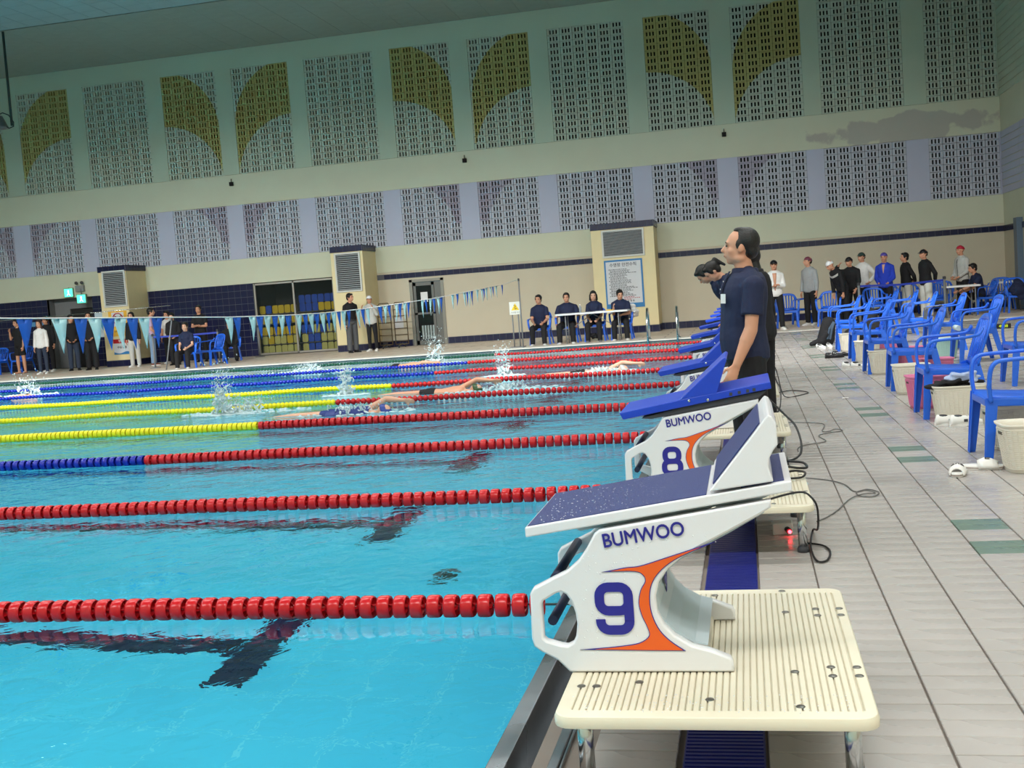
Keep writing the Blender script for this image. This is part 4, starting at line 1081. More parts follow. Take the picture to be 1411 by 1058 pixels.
SIT = {'R': ((.16, 1, -.10), (.02, .05, -1)), 'L': ((.16, 1, -.10), (.02, .1, -1)), 'toe': .2}
A_DOWN = {'R': ((.16, -.02, -1), (.08, .18, -1)), 'L': ((.16, -.02, -1), (.08, .18, -1))}
A_CROSS = {'R': ((.18, .25, -1), (-.85, .55, .12)), 'L': ((.18, .25, -1), (-.85, .6, .0))}
A_FRONT = {'R': ((.15, .1, -1), (-.42, .7, -.55)), 'L': ((.15, .1, -1), (-.42, .7, -.55))}
A_HIPS = {'R': ((.75, -.35, -1), (-.55, .45, -.75)), 'L': ((.75, -.35, -1), (-.55, .45, -.75))}
A_LAP = {'R': ((.12, .22, -1), (-.30, .9, -.35)), 'L': ((.12, .22, -1), (-.30, .9, -.35))}
A_PHONE = {'R': ((.25, .55, -.8), (-.25, .45, .85)), 'L': ((.25, .55, -.8), (-.25, .45, .85))}
A_BACK = {'R': ((.30, -.45, -1), (-.55, -.35, -.55)), 'L': ((.30, -.45, -1), (-.55, -.35, -.55))}
def badge(col):
    def fn(spine, so, root, cm):
        b = MB(); rs = []
        for s in (.36, .395): rs.append([spine(s, -.075+q*.03, .128), spine(s, -.045+q*.03, .128)][:2] if False else [spine(s, -.095, .131), spine(s, -.05, .137), spine(s, -.05, .139), spine(s, -.095, .133)])
        b.rings(rs, (True, True), False); b.build('badge', col, so)
    return fn
def badge_big(col):
    def fn(spine, so, root, cm):
        b = MB()
        for x0 in (-.115,):
            rs = [[spine(s, x0, .152), spine(s, x0+.05, .170), spine(s, x0+.05, .172), spine(s, x0, .154)] for s in (.34, .40)]
            b.rings(rs, (True, True), False)
        b.build('badge', col, so)
        p = MB(); rs = [[spine(s, -.018, y), spine(s, .018, y), spine(s, .018, y+.006), spine(s, -.018, y+.006)] for s, y in ((.40, .158), (.46, .140), (.52, .108), (.545, .092))]
        p.rings(rs, (True, True), False); p.build('placket', cm, so)
        for s, y in ((.43, .158), (.48, .138)):
            q = MB(); q.ell(spine(s, 0, y), (.005, .003, .005)); q.build('button', C_WHT, so)
    return fn
def front_strip(m, w=.05, s0=-.0, s1=.5, infl=.03, name='undershirt'):
    def fn(spine, so, root, cm):
        b = MB(); rs = []
        n = 8
        for i in range(n+1):
            s = s0+(s1-s0)*i/n
            # depth of the torso here
            d = 0; 
            for (a, b_) in zip(RINGS[:-1], RINGS[1:]):
                if a[0] <= s <= b_[0]: t = (s-a[0])/(b_[0]-a[0]); d = a[2]+(b_[2]-a[2])*t; yo = a[3]+(b_[3]-a[3])*t
            ww = w*(.25+.85*i/n); y = d+infl+yo
            rs.append([spine(s, -ww, y-.012), spine(s, -ww*.4, y), spine(s, ww*.4, y), spine(s, ww, y-.012), spine(s, ww, y-.03), spine(s, -ww, y-.03)])
        b.rings(rs, (True, True), True); b.build(name, m, so)
    return fn
def stripe(m, s=.40):
    def fn(spine, so, root, cm):
        b = MB(); rs = []
        for i in range(13):
            a = -.2+(PI+.4)*i/12; rs.append([spine(s-.02+.05*abs(i-6)/6, math.cos(a)*.200, math.sin(a)*.146+.002), spine(s+.03+.05*abs(i-6)/6, math.cos(a)*.200, math.sin(a)*.146+.002), spine(s+.03+.05*abs(i-6)/6, math.cos(a)*.185, math.sin(a)*.13), spine(s-.02+.05*abs(i-6)/6, math.cos(a)*.185, math.sin(a)*.13)])
        b.rings(rs, (True, True), False); b.build('chest_stripe', m, so)
    return fn

# the standing official behind block 8
P1 = person((5.585, 4.95, 0), W_+.25, 'balding man in navy polo shirt and black trousers standing behind block 8', h=1.59, lean=-.05, head=(-.30, -.05), legs=STAND,
       arms={'R': ((.10, -.08, -1), (.02, .12, -1)), 'L': ((.12, .10, -1), (.02, .42, -1)), 'curl': .5}, top=('polo', C_NAVY), hair='balding', girth=1.13, belly=.03, vox=.008, extra={'b': badge_big(C_WHT)}, shoes=SHOEB, detail=True)
# the two bending officials and the person half hidden by the standing man
person((5.60, 12.25, 0), W_+.15, 'official in navy polo with ponytail, bending over to look down at a far block', h=1.66, lean=.62, head=(0, .35), legs=STAND, arms={'R': ((.1, .55, -1), (-.1, .8, -.5)), 'L': ((.15, .30, -1), (-.1, .9, -.35))}, top=('polo', C_NAVY), hair='pony', girth=1.08, female=True)
person((5.53, 12.85, 0), W_+.1, 'dark haired official bending beside the one with the ponytail, head further forward', h=1.68, lean=.72, head=(0, .4), legs=STAND, arms=A_DOWN, top=('polo', C_NAVY), hair='short', girth=1.05)
person((5.70, 7.6, 0), W_-.5, 'person in black behind the standing man, only hair and hand showing', h=1.60, lean=.05, head=(0, .15), legs=STAND, arms=A_DOWN, top=('jacket', C_BLK), hair='long', female=True, sk=1)
# swimmers waiting by the far right end
person((6.33, 26.0, 0), TOCAM, 'boy in open white jacket with bare chest and black cap', h=1.70, legs=WIDE, arms=A_CROSS, top=('jacket', C_WHT), bottom=('trousers', C_BLK), hair=None, cap=('visor', C_CAPB), shoes=SHOEW, extra={'u': front_strip(skin(0), .045, .08, .5, .034, 'bare_chest')}, girth=.95)
person((7.22, 27.4, 0), TOCAM-.75, 'person in grey hooded top and patterned cap behind a blue chair', h=1.74, head=(-.5, -.1), legs=STAND, arms=A_DOWN, top=('hoodie', C_GRY), bottom=('trousers', C_BLK), hair='short', cap=('swim', mat('cap_patterned', rgb(120, 60, 80), .5, noise=.6, scale=25)), shoes=SHOEW)
person((7.95, 26.6, 0), W_+.5, 'person in white swim cap and black jacket with pale chest stripe, bending', h=1.68, lean=.5, head=(0, .2), legs=STAND, arms={'R': ((.1, .4, -1), (0, .5, -1)), 'L': ((.2, .4, -1), (0, .5, -1))}, top=('jacket', C_BLK), hair=None, cap=('swim', C_CAPW), extra={'s': stripe(C_LGR)})
person((8.25, 27.2, 0), W_+.9, 'person in black track top, one hand shading the eyes', h=1.66, lean=.15, legs=WIDE, arms={'R': ((.65, .6, .12), (-.80, .05, .70)), 'L': ((.2, .3, -1), (0, .7, -.7))}, top=('jacket', C_BLK), hair='short', cap=('visor', C_CAPB), girth=1.12, sk=0, extra={'b': badge(C_WHT)})
person((8.62, 28.3, 0), W_+.8, 'person in white shirt and dark cap with a hand on the hip', h=1.76, legs=STAND, arms=A_HIPS, top=('shirt', C_WHT), hair='short', cap=('visor', C_GRN))
person((9.08, 27.6, 0), W_+1.2, 'person in bright blue hooded top with open neck and patterned swim cap', h=1.70, legs=STAND, arms=A_FRONT, top=('hoodie', C_RBL), bottom=('trousers', C_BLK), hair=None, cap=('swim', C_CAPP), extra={'u': front_strip(skin(1), .035, .3, .52, .036, 'bare_chest')}, shoes=SHOEG)
person((9.66, 28.2, 0), W_+.25, 'person with thick dark hair in black top, hands held behind the back', h=1.66, head=(0, -.1), legs=STAND, arms=A_BACK, top=('jacket', C_BLK), bottom=('trousers', C_LGR), hair='short', shoes=SHOEW, girth=.95)
person((9.98, 27.2, 0), W_+.45, 'person in black jacket, black cap and wide white trousers', h=1.70, legs=STAND, arms=A_BACK, top=('jacket', C_BLK), bottom=('wide', C_WHP), hair='short', cap=('visor', C_CAPB), shoes=SHOEW)
person((10.98, 28.0, 0), W_+.5, 'person in red swim cap and cream jacket with dark collar', h=1.74, legs=STAND, arms=A_FRONT, top=('jacket', C_LGR), bottom=('trousers', C_BLK), hair=None, cap=('swim', C_RED), extra={'u': front_strip(C_BLK, .02, -.02, .54, .03, 'zip_strip')})
person((11.3, 27.6, 0), W_+.15, 'official in dark navy seated at the white table on the right', h=1.68, seat=.47, lean=.22, head=(.1, -.05), legs=SIT, arms={'R': ((.2, .7, -.8), (.1, 1, -.1)), 'L': ((.2, .75, -.7), (.15, 1, -.15))}, top=('tee', C_NAVY), hair='short', girth=1.1)
# four officials at the table by the right pillar
for (x, lab, hs, ar, hd, g_, fem, ln) in (
    (.42, 'official with hands in the lap, seated left of the white table', 'short', A_LAP, (-.2, 0), 1.0, False, .0),
    (1.14, 'broad official with lanyard behind the left half of the white table', 'short', {'R': ((.35, .1, -1), (-.1, .6, -.7)), 'L': ((.35, .1, -1), (-.1, .6, -.7))}, (.05, 0), 1.22, False, -.02),
    (1.84, 'woman official with shoulder length hair seated behind the white table', 'bob', A_LAP, (.1, .05), .98, True, .05),
    (2.52, 'official resting chin on a hand at the right end of the table', 'short', {'R': ((.0, .55, -.9), (-.12, .55, .9)), 'L': ((.15, .55, -.8), (-.8, .75, .05))}, (.35, .1), 1.05, False, .22)):
    person((x, 26.35, 0), TOCAM, lab, h=1.68, seat=.47, lean=ln, head=hd, legs=SIT, arms=ar, top=('polo', C_NAVY), hair=hs, girth=g_, female=fem, shoes=SHOEW if x != 1.84 else SHOEG, sk=1 if fem else 0,
           extra={'l': front_strip(C_WHT, .004, .2, .5, .021, 'lanyard')} if x == 1.14 else None)
# left side spectators
person((-16.75, 29.2, 0), TOCAM-.3, 'swimmer in black shorts and top holding a hand to the face, by the left chairs', h=1.72, legs=WIDE, arms={'R': ((.25, .4, -.9), (-.3, .3, .95)), 'L': ((.3, .1, -1), (.1, .3, -1))}, top=('tee', C_BLK), bottom=('shorts', C_BLK), shoes=None, head=(0, .1))
person((-15.15, 28.0, 0), TOCAM+.1, 'long haired woman in white jacket and dark jeans', h=1.62, legs=STAND, arms=A_DOWN, top=('jacket', C_WHT), bottom=('slim', C_DJEAN), hair='long', female=True, shoes=SHOEW, sk=1, hairm=mat('brown_hair', rgb(58, 34, 30), .5, noise=.2, scale=50))
person((-15.95, 29.5, 0), TOCAM, 'person in black standing behind the woman in white', h=1.74, legs=STAND, arms=A_DOWN, top=('jacket', C_BLK), shoes=SHOEW)
person((-14.75, 29.0, 0), TOCAM+.5, 'man in dark jacket and dark jeans in front of the corridor opening', h=1.72, legs=STAND, arms=A_FRONT, top=('jacket', C_BLK), bottom=('trousers', C_DJEAN), hair='short', head=(.5, 0))
person((-13.95, 28.7, 0), TOCAM+.3, 'tall man in long black clothes just left of the left pillar', h=1.76, legs=STAND, arms=A_FRONT, top=('jacket', C_BLK), bottom=('wide', C_BLK), hair='short', head=(.3, 0))
person((-12.62, 28.9, 0), TOCAM+.1, 'long haired woman in black top and light grey trousers before the left pillar', h=1.66, legs=STAND, arms=A_DOWN, top=('jacket', C_BLK), bottom=('trousers', C_LGR), hair='long', female=True, shoes=SHOEW, sk=1)
person((-12.05, 29.0, 0), TOCAM+2.0, 'man in lilac shirt and pale jeans turned away from the pool', h=1.74, legs=STAND, arms=A_FRONT, top=('tee', C_LIL), bottom=('wide', C_JEAN), hair='short', shoes=mat('shoe_brown', rgb(120, 70, 56), .6))
person((-12.0, 29.9, 0), TOCAM, 'person in white top half hidden behind the man in lilac', h=1.62, legs=STAND, arms=A_DOWN, top=('tee', C_WHT), bottom=('trousers', C_BLK), hair='bun', shoes=SHOEW)
person((-10.95, 28.3, 0), TOCAM+.2, 'person in black with hands clasped behind the blue belt barrier', h=1.55, legs=STAND, arms=A_FRONT, top=('jacket', C_BLK), hair='short', sk=1, head=(0, .3))
person((-10.65, 29.4, 0), TOCAM+.1, 'person in black with folded arms standing behind the seated official', h=1.72, legs=STAND, arms=A_CROSS, top=('tee', C_BLK), hair='short')
person((-9.25, 25.85, 0), TOCAM+.1, 'official in navy polo seated on the blue chair at the left poolside', h=1.62, seat=.46, legs=SIT, arms=A_LAP, top=('polo', C_NAVY), hair='bun', female=True, shoes=SHOEW, sk=1)
person((-9.35, 28.7, 0), TOCAM+.4, 'person in black crouching on a chair behind the splash, head bowed', h=1.62, seat=.46, lean=.35, legs=SIT, arms=A_LAP, top=('jacket', C_BLK), hair='short')
# two men by the middle pillar
person((-5.62, 28.9, 0), TOCAM+.9, 'man in black top and grey trousers by the middle pillar', h=1.72, legs=STAND, arms=A_DOWN, top=('tee', C_BLK), bottom=('wide', C_DKG), hair='short', head=(.4, 0))
person((-5.08, 29.1, 0), TOCAM, 'person in white cap and two-tone sweater holding both hands to the face', h=1.62, legs=STAND, arms=A_PHONE, top=('jacket', C_LGR), bottom=('slim', C_BLK), hair='short', cap=('visor', C_CAPW), shoes=SHOEW)
# ------------------------------------------------------------------ chairs
CHAIRB = mat('chair_blue', rgb(34, 104, 226), .35, noise=.06, scale=5, coat=.2)
def cr(pts, n=4):
    P = [Vector(p) for p in pts]; out = []
    for i in range(len(P)-1):
        p0, p1, p2, p3 = P[max(i-1, 0)], P[i], P[i+1], P[min(i+2, len(P)-1)]
        for k in range(n):
            t = k/n; out.append(.5*((2*p1)+(-p0+p2)*t+(2*p0-5*p1+4*p2-p3)*t*t+(-p0+3*p1-3*p2+p3)*t**3))
    return out+[P[-1]]
def chair_parts(root, m=CHAIRB, slats=5):
    # seat faces local +Y; 0.56 wide, seat 0.42 high
    mb = MB(); rs = []
    for (y, hw, z) in ((.225, .20, .385), (.235, .225, .405), (.21, .24, .425), (.10, .245, .418), (-.05, .235, .408), (-.18, .22, .412), (-.20, .21, .40)):
        rs.append([(-hw, y, z-.012), (-hw*.6, y, z-.018), (0, y, z-.02), (hw*.6, y, z-.018), (hw, y, z-.012), (hw, y, z+.006), (hw*.6, y, z), (0, y, z-.003), (-hw*.6, y, z), (-hw, y, z+.006)])
    mb.rings(rs); mb.sweep([(-.245, .20, .395), (-.245, -.16, .385)], .05, .012, (0, 0, 1)); mb.sweep([(.245, .20, .395), (.245, -.16, .385)], .05, .012, (0, 0, 1)); mb.sweep([(-.21, .235, .39), (.21, .235, .39)], .045, .012, (0, 0, 1))
    mb.build('seat', m, root)
    for sx in (-1, 1):
        for (x0, y0, z0, x1, y1) in ((.245, .205, .42, .275, .245), (.225, -.17, .44, .275, -.27)):
            mb = MB(); d = 1 if y0 > 0 else -1
            mb.sweep([(sx*x0, y0, z0), (sx*(x0+x1)/2, (y0+y1)/2, z0/2), (sx*x1, y1, 0)], [.075, .065, .05], .008, (0, 1, 0)); mb.sweep([(sx*(x0-.02), y0+d*.025, z0), (sx*(x1-.02), y1+d*.018, 0)], [.05, .035], .008, (1, 0, 0))
            mb.build('leg', m, root)
        mb = MB()
        mb.sweep(cr([(sx*.255, .215, .40), (sx*.275, .225, .50), (sx*.285, .215, .60), (sx*.287, .185, .648), (sx*.288, .13, .662), (sx*.287, 0, .668), (sx*.27, -.12, .675), (sx*.245, -.20, .69), (sx*.225, -.235, .74)]), .05, .024, (1, 0, 0), smooth=True)
        mb.build('armrest', m, root)
    def bp(x, t): # point on the back surface, t from 0 (seat) to 1 (top)
        return (x, -.19-.115*t-.02*t*t+.25*x*x*(1)*.6, .405+.415*t)
    top = [(-.205, .05), (-.215, .4), (-.222, .72), (-.20, .90), (-.13, .985), (0, 1.01), (.13, .985), (.20, .90), (.222, .72), (.215, .4), (.205, .05)]
    mb = MB(); mb.sweep([bp(x, t) for x, t in top], [.05, .045, .045, .05, .06, .065, .06, .05, .045, .045, .05], .02, (1, 0, 0) if False else (0, 1, .28))
    mb.v = mb.v
    # wide flat frame: sweep with width across the surface
    mb = MB(); 
    def strip(pts, w):
        rs = []
        P = [V(bp(x, t)) for x, t in pts]; n = len(P); nrm = V((0, 1, .28)).normalized()
        for i in range(n):
            tg = (P[min(i+1, n-1)]-P[max(i-1, 0)]).normalized(); s = tg.cross(nrm).normalized()*w/2; k = nrm*.009
            rs.append([P[i]-s-k, P[i]+s-k, P[i]+s+k*.6, P[i]+s*.5+k*1.3, P[i]-s*.5+k*1.3, P[i]-s+k*.6])
        return rs
    mb.rings(strip([tuple(v)[:2] for v in cr([(a_, b_, 0) for a_, b_ in top], 3)], .055)); mb.rings(strip([(-.2, .12), (0, .10), (.2, .12)], .07)); back = mb.build('backrest', m, root)
    xs = [(-.13+.26*i/(slats-1)) for i in range(slats)]
    for x in xs:
        mb = MB(); mb.rings(strip([(x*.8, .12), (x, .5), (x*1.08, .93)], .030 if slats > 4 else .04)); mb.build('slat', m, back)
ch0 = empty('plastic_armchair', (7.30, 5.82, 0), PI/2); chair_parts(ch0)
G1 = 'blue plastic armchairs on the deck'
tag(ch0, 'blue plastic armchair nearest the camera, cut by the right edge', 'chair', G1)
used = [False]
def chair(x, y, face, label, group=G1):
    return tree_copy(ch0, (x, y, 0), face-PI/2, label) if group == G1 else tag(tree_copy(ch0, (x, y, 0), face-PI/2, label), group=group)
chair(7.28, 8.17, W_, 'blue plastic armchair above the basket with pale blue clothes')
chair(7.32, 10.57, W_-.02, 'blue plastic armchair third in the front row, pink basket beside it')
chair(7.30, 12.72, W_+.02, 'blue plastic armchair fourth from the front in the row by the blocks')
chair(7.32, 15.0, W_, 'blue plastic armchair fifth from the front in the row, white slip-ons before it')
chair(7.30, 17.2, W_-.03, 'blue plastic armchair sixth in the row, black shoes before it')
chair(7.32, 19.3, W_, 'blue plastic armchair seventh in the row, beside the black backpack')
chair(8.48, 10.45, W_, 'blue plastic armchair at the right edge behind the nearest one')
chair(8.52, 13.6, W_+.05, 'blue plastic armchair in the second row with a towel roll on its seat')
chair(8.50, 15.9, W_, 'blue plastic armchair in the second row with a grey towel over the arm')
chair(8.45, 18.1, W_-.05, 'blue plastic armchair in the second row behind the grey towel chair')
chair(8.50, 20.6, W_, 'blue plastic armchair in the second row before the white trousered person')
chair(8.45, 23.0, W_+.06, 'blue plastic armchair farthest in the second row')
chair(6.62, 27.0, TOCAM, 'blue plastic armchair behind the boy in the white jacket')
chair(7.62, 26.5, TOCAM-.2, 'blue plastic armchair with slatted back in front of the grey hooded person')
chair(7.1, 28.3, W_+.2, 'blue plastic armchair left of the grey hooded person, seen side on')
chair(8.75, 27.2, TOCAM, 'blue plastic armchair behind the belt barrier post')
chair(9.35, 29.0, TOCAM, 'blue plastic armchair between the blue hooded and the dark haired person')
chair(10.0, 29.9, TOCAM+.1, 'blue plastic armchair behind the dark haired person')
chair(10.5, 28.8, TOCAM, 'blue plastic armchair left of the red capped person')
chair(10.85, 30.2, TOCAM-.2, 'blue plastic armchair behind the red capped person')
chair(11.5, 29.4, TOCAM, 'blue plastic armchair behind the seated official on the right')
chair(11.38, 27.62, W_+.15, 'blue plastic armchair under the seated official on the right')
chair(12.1, 27.3, TOCAM, 'blue plastic armchair with a dark jacket over it, by the far right table')
chair(12.2, 29.3, TOCAM-.1, 'blue plastic armchair in the far right corner')
for i, x in enumerate((.42, 1.14, 1.84, 2.52)):
    chair(x, 26.40, TOCAM, 'blue plastic armchair under the %s' % ('official seated left of the table', 'broad official with lanyard', 'woman official at the table', 'official resting chin on a hand')[i], 'blue armchairs of the officials')
chair(-9.25, 25.95, TOCAM+.1, 'blue plastic armchair under the seated official at the left poolside', 'blue armchairs on the left deck')
chair(-9.0, 26.8, W_+1.0, 'blue plastic armchair turned aside, right of the left seated official', 'blue armchairs on the left deck')
chair(-9.35, 28.7, TOCAM+.4, 'blue plastic armchair behind the splash', 'blue armchairs on the left deck')
chair(-17.9, 29.6, TOCAM, 'blue plastic armchair at the left edge of the photo', 'blue armchairs on the left deck')
chair(-17.2, 29.9, TOCAM, 'blue plastic armchair behind the swimmer with a hand to the face', 'blue armchairs on the left deck')

# ------------------------------------------------------------------ baskets
BASKW = mat('basket_white', rgb(226, 220, 206), .5, noise=.04); BASKP = mat('basket_pink', rgb(226, 130, 168), .5, noise=.05)
def basket_me(w, d, h, rows, slots=True):
    """woven-look plastic basket: rounded tapering wall of stacked ribs with a rolled rim"""
    mb = MB()
    def ring(z, off): 
        t = z/h; a = w/2*(.80+.20*t)+off; b = d/2*(.80+.20*t)+off
        return [(x, y, z) for x, y in rounded_rect(-a, a, -b, b, min(a, b)*.55, 4)]
    rs = [ring(.0, -.006), ring(.002, 0)]
    rh = (h-.05)/rows
    for i in range(rows):
        z = .02+i*rh; rs += [ring(z, -.004), ring(z+rh*.25, .001), ring(z+rh*.75, .001), ring(z+rh, -.004)]
    rs += [ring(h-.02, .0), ring(h-.012, .008), ring(h, .009), ring(h, -.002), ring(h-.03, -.006), ring(.02, -.012)]
    mb.rings(rs, (True, True))
    return mb.mesh('basket')
def basket(x, y, rz, m, label, w=.40, d=.28, h=.30, rows=20, group='laundry baskets by the chairs'):
    e = empty('laundry_basket', (x, y, 0), rz); tag(e, label, 'basket', group)
    me = basket_me(w, d, h, rows); me.materials.append(m); wall = link('body', me, e)
    k = MB()
    def wv(z, u):
        a = w/2*(.80+.20*z/h)+.0015; b = d/2*(.80+.20*z/h)+.0015; R = rounded_rect(-a, a, -b, b, min(a, b)*.55, 4)
        return R
    n = 34; 
    for i in range(n):
        for sgn in (1,):
            pts = []
            for z in (.03, h*.5, h-.035):
                R = wv(z, 0); L = [0]; 
                for q in range(len(R)): L.append(L[-1]+math.dist(R[q], R[(q+1) % len(R)]))
                s = L[-1]*i/n; q = max(j for j in range(len(R)) if L[j] <= s); f = (s-L[q])/max(1e-6, L[q+1]-L[q]); p0, p1 = R[q], R[(q+1) % len(R)]
                pts.append((p0[0]+(p1[0]-p0[0])*f, p0[1]+(p1[1]-p0[1])*f, z))
            k.tube(pts, .0028, 4)
    k.build('upright_ribs', m, wall, kind='stuff', fix=False)
    for sx in (-1, 1):
        g = MB(); g.cbox((sx*w/2*.965, 0, h*.80), (.006, .075, .018), Matrix.Rotation(sx*.1, 3, 'Y')); g.build('handle_slot', mat('slot_dark', rgb(70, 66, 60), .8), e)
    return e
basket(7.27, 5.30, .05, BASKW, 'cream woven basket at the right edge beside the white slides', .40, .30, .30)
basket(7.38, 6.22, .1, BASKW, 'cream woven basket behind the legs of the nearest chair', .44, .30, .31)
b8 = basket(7.27, 7.75, .0, BASKW, 'cream woven basket piled with black and pale blue clothes', .42, .30, .30)
basket(7.17, 8.75, .1, BASKP, 'pink basket half hidden behind the second chair', .34, .28, .30)
basket(7.22, 10.05, .0, BASKW, 'white basket between the pink basket and the third chair', .36, .28, .30)
basket(7.22, 12.45, .0, BASKW, 'white basket under the fourth chair of the row', .34, .28, .30)
basket(7.25, 14.5, .0, BASKW, 'white basket under the fifth chair of the row', .34, .28, .30)
basket(7.22, 16.9, .0, BASKW, 'white basket under the sixth chair with a strap over its rim', .32, .26, .30)
for (x, y, lab) in ((7.62, 13.0, 'pink basket behind the fourth chair of the row'), (7.58, 15.1, 'pink basket behind the fifth chair of the row'), (7.60, 10.9, 'pink basket seen through the legs of the third chair')):
    basket(x, y, .1, BASKP, lab, .34, .28, .28, 12)
basket(8.25, 14.3, .0, mat('basket_mint', rgb(186, 224, 214), .5), 'pale mint basket under the chair with the towel roll', .34, .28, .28, 12)

def pile(name, c, r, m, label, cat, seed, n=14, vox=.01, group=None):
    rn = random.Random(seed); mb = MB()
    for i in range(n):
        a = rn.uniform(0, 2*PI); q = rn.uniform(0, .8); p = V((math.cos(a)*r[0]*q, math.sin(a)*r[1]*q, rn.uniform(0, r[2])*(1-q*.6)))
        a2 = rn.uniform(0, PI); d = V((math.cos(a2)*r[0]*.5, math.sin(a2)*r[1]*.5, rn.uniform(-.3, .3)*r[2]))
        cone(mb, p-d, p+d, r[2]*rn.uniform(.28, .5), r[2]*rn.uniform(.2, .4), .5)
    o = fuse(mb, name, vox, m, None, 3); o.location = c; tag(o, label, cat, group); return o
pile('folded_clothes', (7.25, 7.74, .275), (.19, .11, .085), C_BLK, 'black clothes filling the front basket', 'clothes', 4)
pile('shirt_pile', (7.30, 7.72, .325), (.15, .10, .085), cloth('pale_blue', rgb(176, 190, 224)), 'crumpled pale blue shirt on the black clothes in the basket', 'clothes', 9)
pile('grey_towel', (7.36, 5.30, .27), (.08, .06, .05), cloth('grey_towel', rgb(170, 172, 176)), 'grey towel in the basket at the right edge', 'towel', 5)
# backpack beside the chairs
e = empty('backpack', (6.98, 18.75, 0), .3); tag(e, 'black backpack slumped on the deck beside the row of chairs', 'backpack')
mb = MB(); cone(mb, (0, 0, .12), (.06, 0, .40), .16, .13, .75); cone(mb, (-.10, -.05, .08), (-.02, -.08, .20), .09, .07, .8); cone(mb, (-.28, -.03, .05), (-.08, 0, .10), .05, .08, .8); fuse(mb, 'bag_body', .012, C_BLK, e)
for s in (-.06, .06):
    mb = MB(); mb.sweep([(.10+s*.3, s-.16, .42), (.02, s-.19, .30), (-.02, s-.18, .12)], .035, .008, (1, 0, 0)); mb.build('strap', mat('strap_blue_grey', rgb(66, 84, 104), .7), e)
# second dark bag between the chairs
e = empty('duffel_bag', (7.45, 18.2, 0), .3); tag(e, 'large black bag on the chair row before the belt barrier post', 'bag'); e.location = (7.55, 18.25, 0)
mb = MB(); cone(mb, (-.18, 0, .18), (.20, 0, .26), .17, .2, .8); cone(mb, (.1, 0, .3), (.22, 0, .55), .15, .09, .8); fuse(mb, 'bag_body', .014, C_BLK, e)
mb = MB(); mb.tube([(-.1, -.16, .3), (-.05, -.2, .42), (.05, -.2, .45), (.12, -.17, .38)], .012, 6); mb.build('handle', C_DKG, e)

# ------------------------------------------------------------------ shoes on the deck
def slide(x, y, rz, m, label, txt=None, cat='slide sandal', group='white slides by the basket'):
    e = empty('slide_sandal', (x, y, 0), rz); tag(e, label, cat, group)
    def outline(k, z, dy=0): return [(px*k, py*k+dy, z) for px, py in [(math.cos(a)*(.046+.008*math.sin(a)), math.sin(a)*.132) for a in [2*PI*i/20 for i in range(20)]]]
    mb = MB(); mb.rings([outline(.96, 0), outline(1, .006), outline(1, .022), outline(.97, .028)], (True, True)); s = mb.build('sole', m, e)
    mb = MB(); mb.rings([outline(1.005, .010), outline(1.008, .015)], (False, False)); mb.build('sole_stripe', mat('stripe_brown', rgb(110, 84, 70), .6), s)
    mb = MB(); rs = []
    for yy, hh in ((-.01, .045), (.03, .062), (.07, .058), (.105, .042)):
        w = .054-.012*max(0, (yy-.05)/.05)**1.5*.8
        rs.append([(math.cos(a)*w, yy-.012*math.sin(a), .012+math.sin(a)*hh) for a in [PI*i/10 for i in range(11)]]+[(math.cos(a)*(w-.006), yy-.012*math.sin(a), .012+math.sin(a)*(hh-.006)) for a in [PI*(10-i)/10 for i in range(11)]])
    mb.rings(rs, (True, True)); st = mb.build('strap', m, e)
    if txt:
        me = text_mesh(txt, .058, .0006, .0008); me.transform(Matrix.Rotation(PI, 4, 'Z'))
        for v in me.vertices:
            x_, y_ = v.co.x, v.co.y+.045; w = .054; a = math.acos(max(-1, min(1, x_/w))); h_ = .060 if y_ > .02 else .055
            v.co = (x_*1.0, y_-.012*math.sin(a), .0128+math.sin(a)*(h_+.001)+v.co.z)
        me.materials.append(mat('print_black', rgb(30, 30, 34), .5)); link('lettering', me, st)
    return e
slide(6.82, 5.25, PI-.25, SHOEW, 'white slide pointing at the camera with printed letters, left one', 'ana')
slide(6.98, 5.40, -PI/2-.25+PI*0, SHOEW, 'white slide lying sideways with printed letters, right one', 'na')
def trainer(x, y, rz, m, label, group, low=False, dark=None, k=1.0):
    e = empty('shoe', (x, y, 0), rz); tag(e, label, 'shoe', group)
    n = 14; mb = MB(); rs = []
    prof = ((-.13, .024, .05), (-.115, .036, .085), (-.05, .040, .078 if not low else .05), (.0, .040, .075 if not low else .045), (.05, .044, .062), (.10, .044, .045), (.14, .028, .034), (.15, .008, .022))
    for yy, w, tp in prof: rs.append([(math.cos(2*PI*i/n)*w*k, yy*k, max(0, .5*tp+math.sin(2*PI*i/n)*tp*.52)*k+.004) for i in range(n)])
    mb.rings(rs); b = mb.build('upper', m, e)
    mb = MB(); mb.rings([[(px*1.0*k, py*k, z) for px, py in [(math.cos(a)*(.043+.006*math.sin(a)), math.sin(a)*.148+.01) for a in [2*PI*i/18 for i in range(18)]]] for z in (0, .02)], (True, True), False); mb.build('sole', SHOEW if dark is None else dark, e)
    mb = MB(); mb.ell((0, -.075*k, .078*k), (.026*k, .045*k, .012)); mb.build('collar_opening', MATBLK, b)
    for i in range(3):
        mb = MB(); mb.tube([(-.022, (.0+i*.025)*k, (.074-i*.007)*k), (0, (.0+i*.025)*k, (.082-i*.008)*k), (.022, (.0+i*.025)*k, (.074-i*.007)*k)], .003, 5); mb.build('lace', C_WHT if m != SHOEW else C_LGR, b)
    mb = MB(); mb.cbox((.0425*k, -.02, .045), (.003, .03, .022)); mb.build('side_mark', MATBLK, b)
    return e
trainer(7.17, 7.49, -PI/2+.1, SHOEW, 'white trainer with loose laces before the clothes basket, left one', 'white trainers before the basket')
